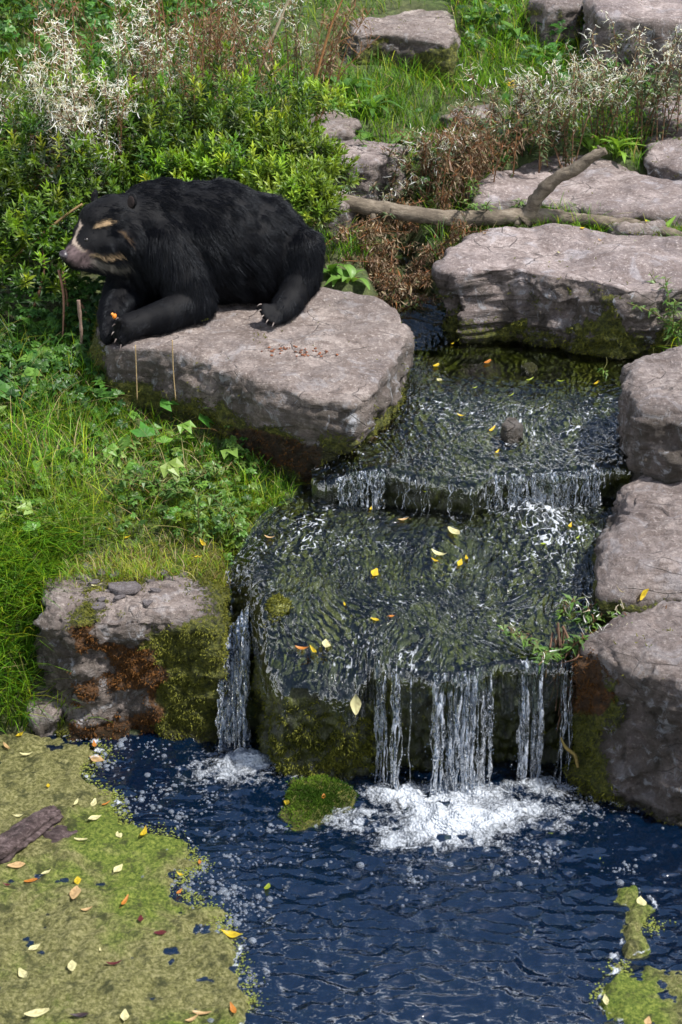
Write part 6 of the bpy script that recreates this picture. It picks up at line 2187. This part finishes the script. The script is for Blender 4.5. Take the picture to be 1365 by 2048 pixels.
def broad(label, base, n, L, variants, seed, tilt=(0.3, 1.1), group=None, name='broad_leaved_weed'):
    rg = random.Random(seed)
    root = empty(name, base)
    tag(root, label, 'plant', group)
    for q in range(n):
        o = bpy.data.objects.new('leaf', BLM[rg.choice(variants)]); COL.objects.link(o)
        o.parent = root
        s = L * rg.uniform(.6, 1.15)
        o.scale = (s, s, s)
        o.rotation_euler = (rg.uniform(-.3, .3), -rg.uniform(*tilt), q * 6.283 / n * 1.0 + rg.uniform(-.4, .4) - 1.57)
        o.location = (rg.uniform(-.02, .02), rg.uniform(-.02, .02), rg.uniform(0, .04))


for px, py_, Y, n_, L, vs, lb in [(672, 545, 9.95, 9, .17, [0, 1], 'broad pale green weed behind the bear haunch'), (700, 520, 10.1, 7, .15, [0, 1], 'broad-leaved weed beside the dry stems near the bear haunch'), (665, 500, 10.15, 7, .14, [0, 1], 'upright broad-leaved weed under the evergreen sprays'),
                                  (100, 890, 8.35, 6, .15, [1, 2], 'large-leaved weed in the long grass of the bank'), (10, 1030, 7.95, 4, .17, [3], 'yellowing large-leaved weed at the bank end'), (215, 830, 8.6, 6, .12, [0], 'rounded-leaf weed in the grass under the boulder'), (1075, 700, 9.62, 5, .07, [0, 1], 'small round-leaved weed at the waterline of the long boulder'), (1095, 712, 9.6, 5, .05, [0, 2], 'tiny leafy tuft in the calm water by the long boulder'),
                                  (700, 215, 11.9, 9, .22, [0, 2], 'big dock plant beside the half-buried mossy stone'), (745, 190, 12.3, 9, .25, [0, 2], 'big dock plant with long leaves below the wedge boulder'), (690, 150, 12.5, 8, .24, [2], 'dark dock plant under the wedge boulder'), (650, 130, 12.7, 8, .22, [2, 0], 'dock plant among orange dead stalks'), (820, 230, 11.9, 7, .16, [0, 1], 'fresh weed above the dry brown mass'),
                                  (960, 60, 13.6, 9, .16, [0, 1, 2], 'leafy weed on the slope beside the wedge boulder'), (1030, 70, 13.5, 9, .17, [0, 2], 'leafy weed in the middle of the slope top'), (1090, 90, 13.2, 9, .16, [0, 1, 2], 'leafy weed below the ivy-covered rock'), (1000, 20, 14.0, 9, .18, [0, 2], 'leafy weed at the very top of the slope'), (1130, 60, 13.5, 9, .17, [0, 2], 'leafy weed near the big layered boulder'),
                                  (870, 110, 13.0, 7, .14, [0, 1], 'pale weed in the grass before the wedge boulder'), (760, 245, 11.7, 10, .13, [0, 1], 'rounded bushy weed above the long low slab'), (735, 225, 11.8, 10, .13, [1], 'bright bushy weed behind the long low slab'), (935, 30, 13.9, 9, .17, [0, 2], 'weed crowding the upper edge of the wedge boulder')]:
    broad(lb, on_ground(px, py_, Y), n_, L, vs, int(px * 7 + py_), (0.15, .95))
# blade-leaved plants on the right rocks and in the grass
for p, n_, L, lb in [(PY(1345, 918, 8.12), 16, .13, 'strap-leaved green plant on top of the sloping boulder'), (on_ground(1330, 470, 10.55), 14, .2, 'strap-leaved tuft at the thin end of the branch'), (on_ground(1185, 330, 11.75), 12, .22, 'bright strap-leaved tuft behind the pale slab'), (on_ground(1230, 345, 11.7), 12, .2, 'second bright strap-leaved tuft behind the pale slab')]:
    broad(lb, p, n_, L, [4], int(p[0] * 1000), (0.2, 1.2), None, 'strap_leaved_plant')
# small yellow flower head in the seed heads
p = on_ground(1022, 180, 11.75)
rt = empty('yellow_flower', p); tag(rt, 'small yellow flower head among the white seed tufts', 'flower')
V, fs = tube([(0, 0, 0), (.01, 0, .25), (0, 0, .46)], .003, 5); b = Build(); b.add(V, fs, (.1, .15, .04)); obj('stem', b.mesh('stem', M_STEM), rt)
for q in range(12):
    a = q * 2.4
    lv = Leaves(); lv.add(np.array([[0, 0, .46]]) + RNG.normal(0, .012, (1, 3)), np.array([[math.cos(a), math.sin(a), .4]]), np.array([[0, 0, 1.]]), .035, .02, (0.72, 0.50, 0.02))
    obj('petal', lv.mesh('petal', M_LEAF), rt)
# dried stems leaning on the bear's rock
for pts, Y, lb in [([(275, 800), (273, 740), (271, 690)], 8.75, 'thin straw stem leaning on the boulder face below the bear paw'), ([(352, 800), (347, 740), (345, 680)], 8.7, 'thin straw stem with tiny seeds against the boulder face')]:
    V, fs = tube(catmull([PY(a, b_, Y) for a, b_ in pts], 12), .003, 5); b = Build(); b.add(V, fs, (.34, .25, .13))
    tag(obj('straw_stem', b.mesh('straw_stem', M_STEM)), lb, 'stem')
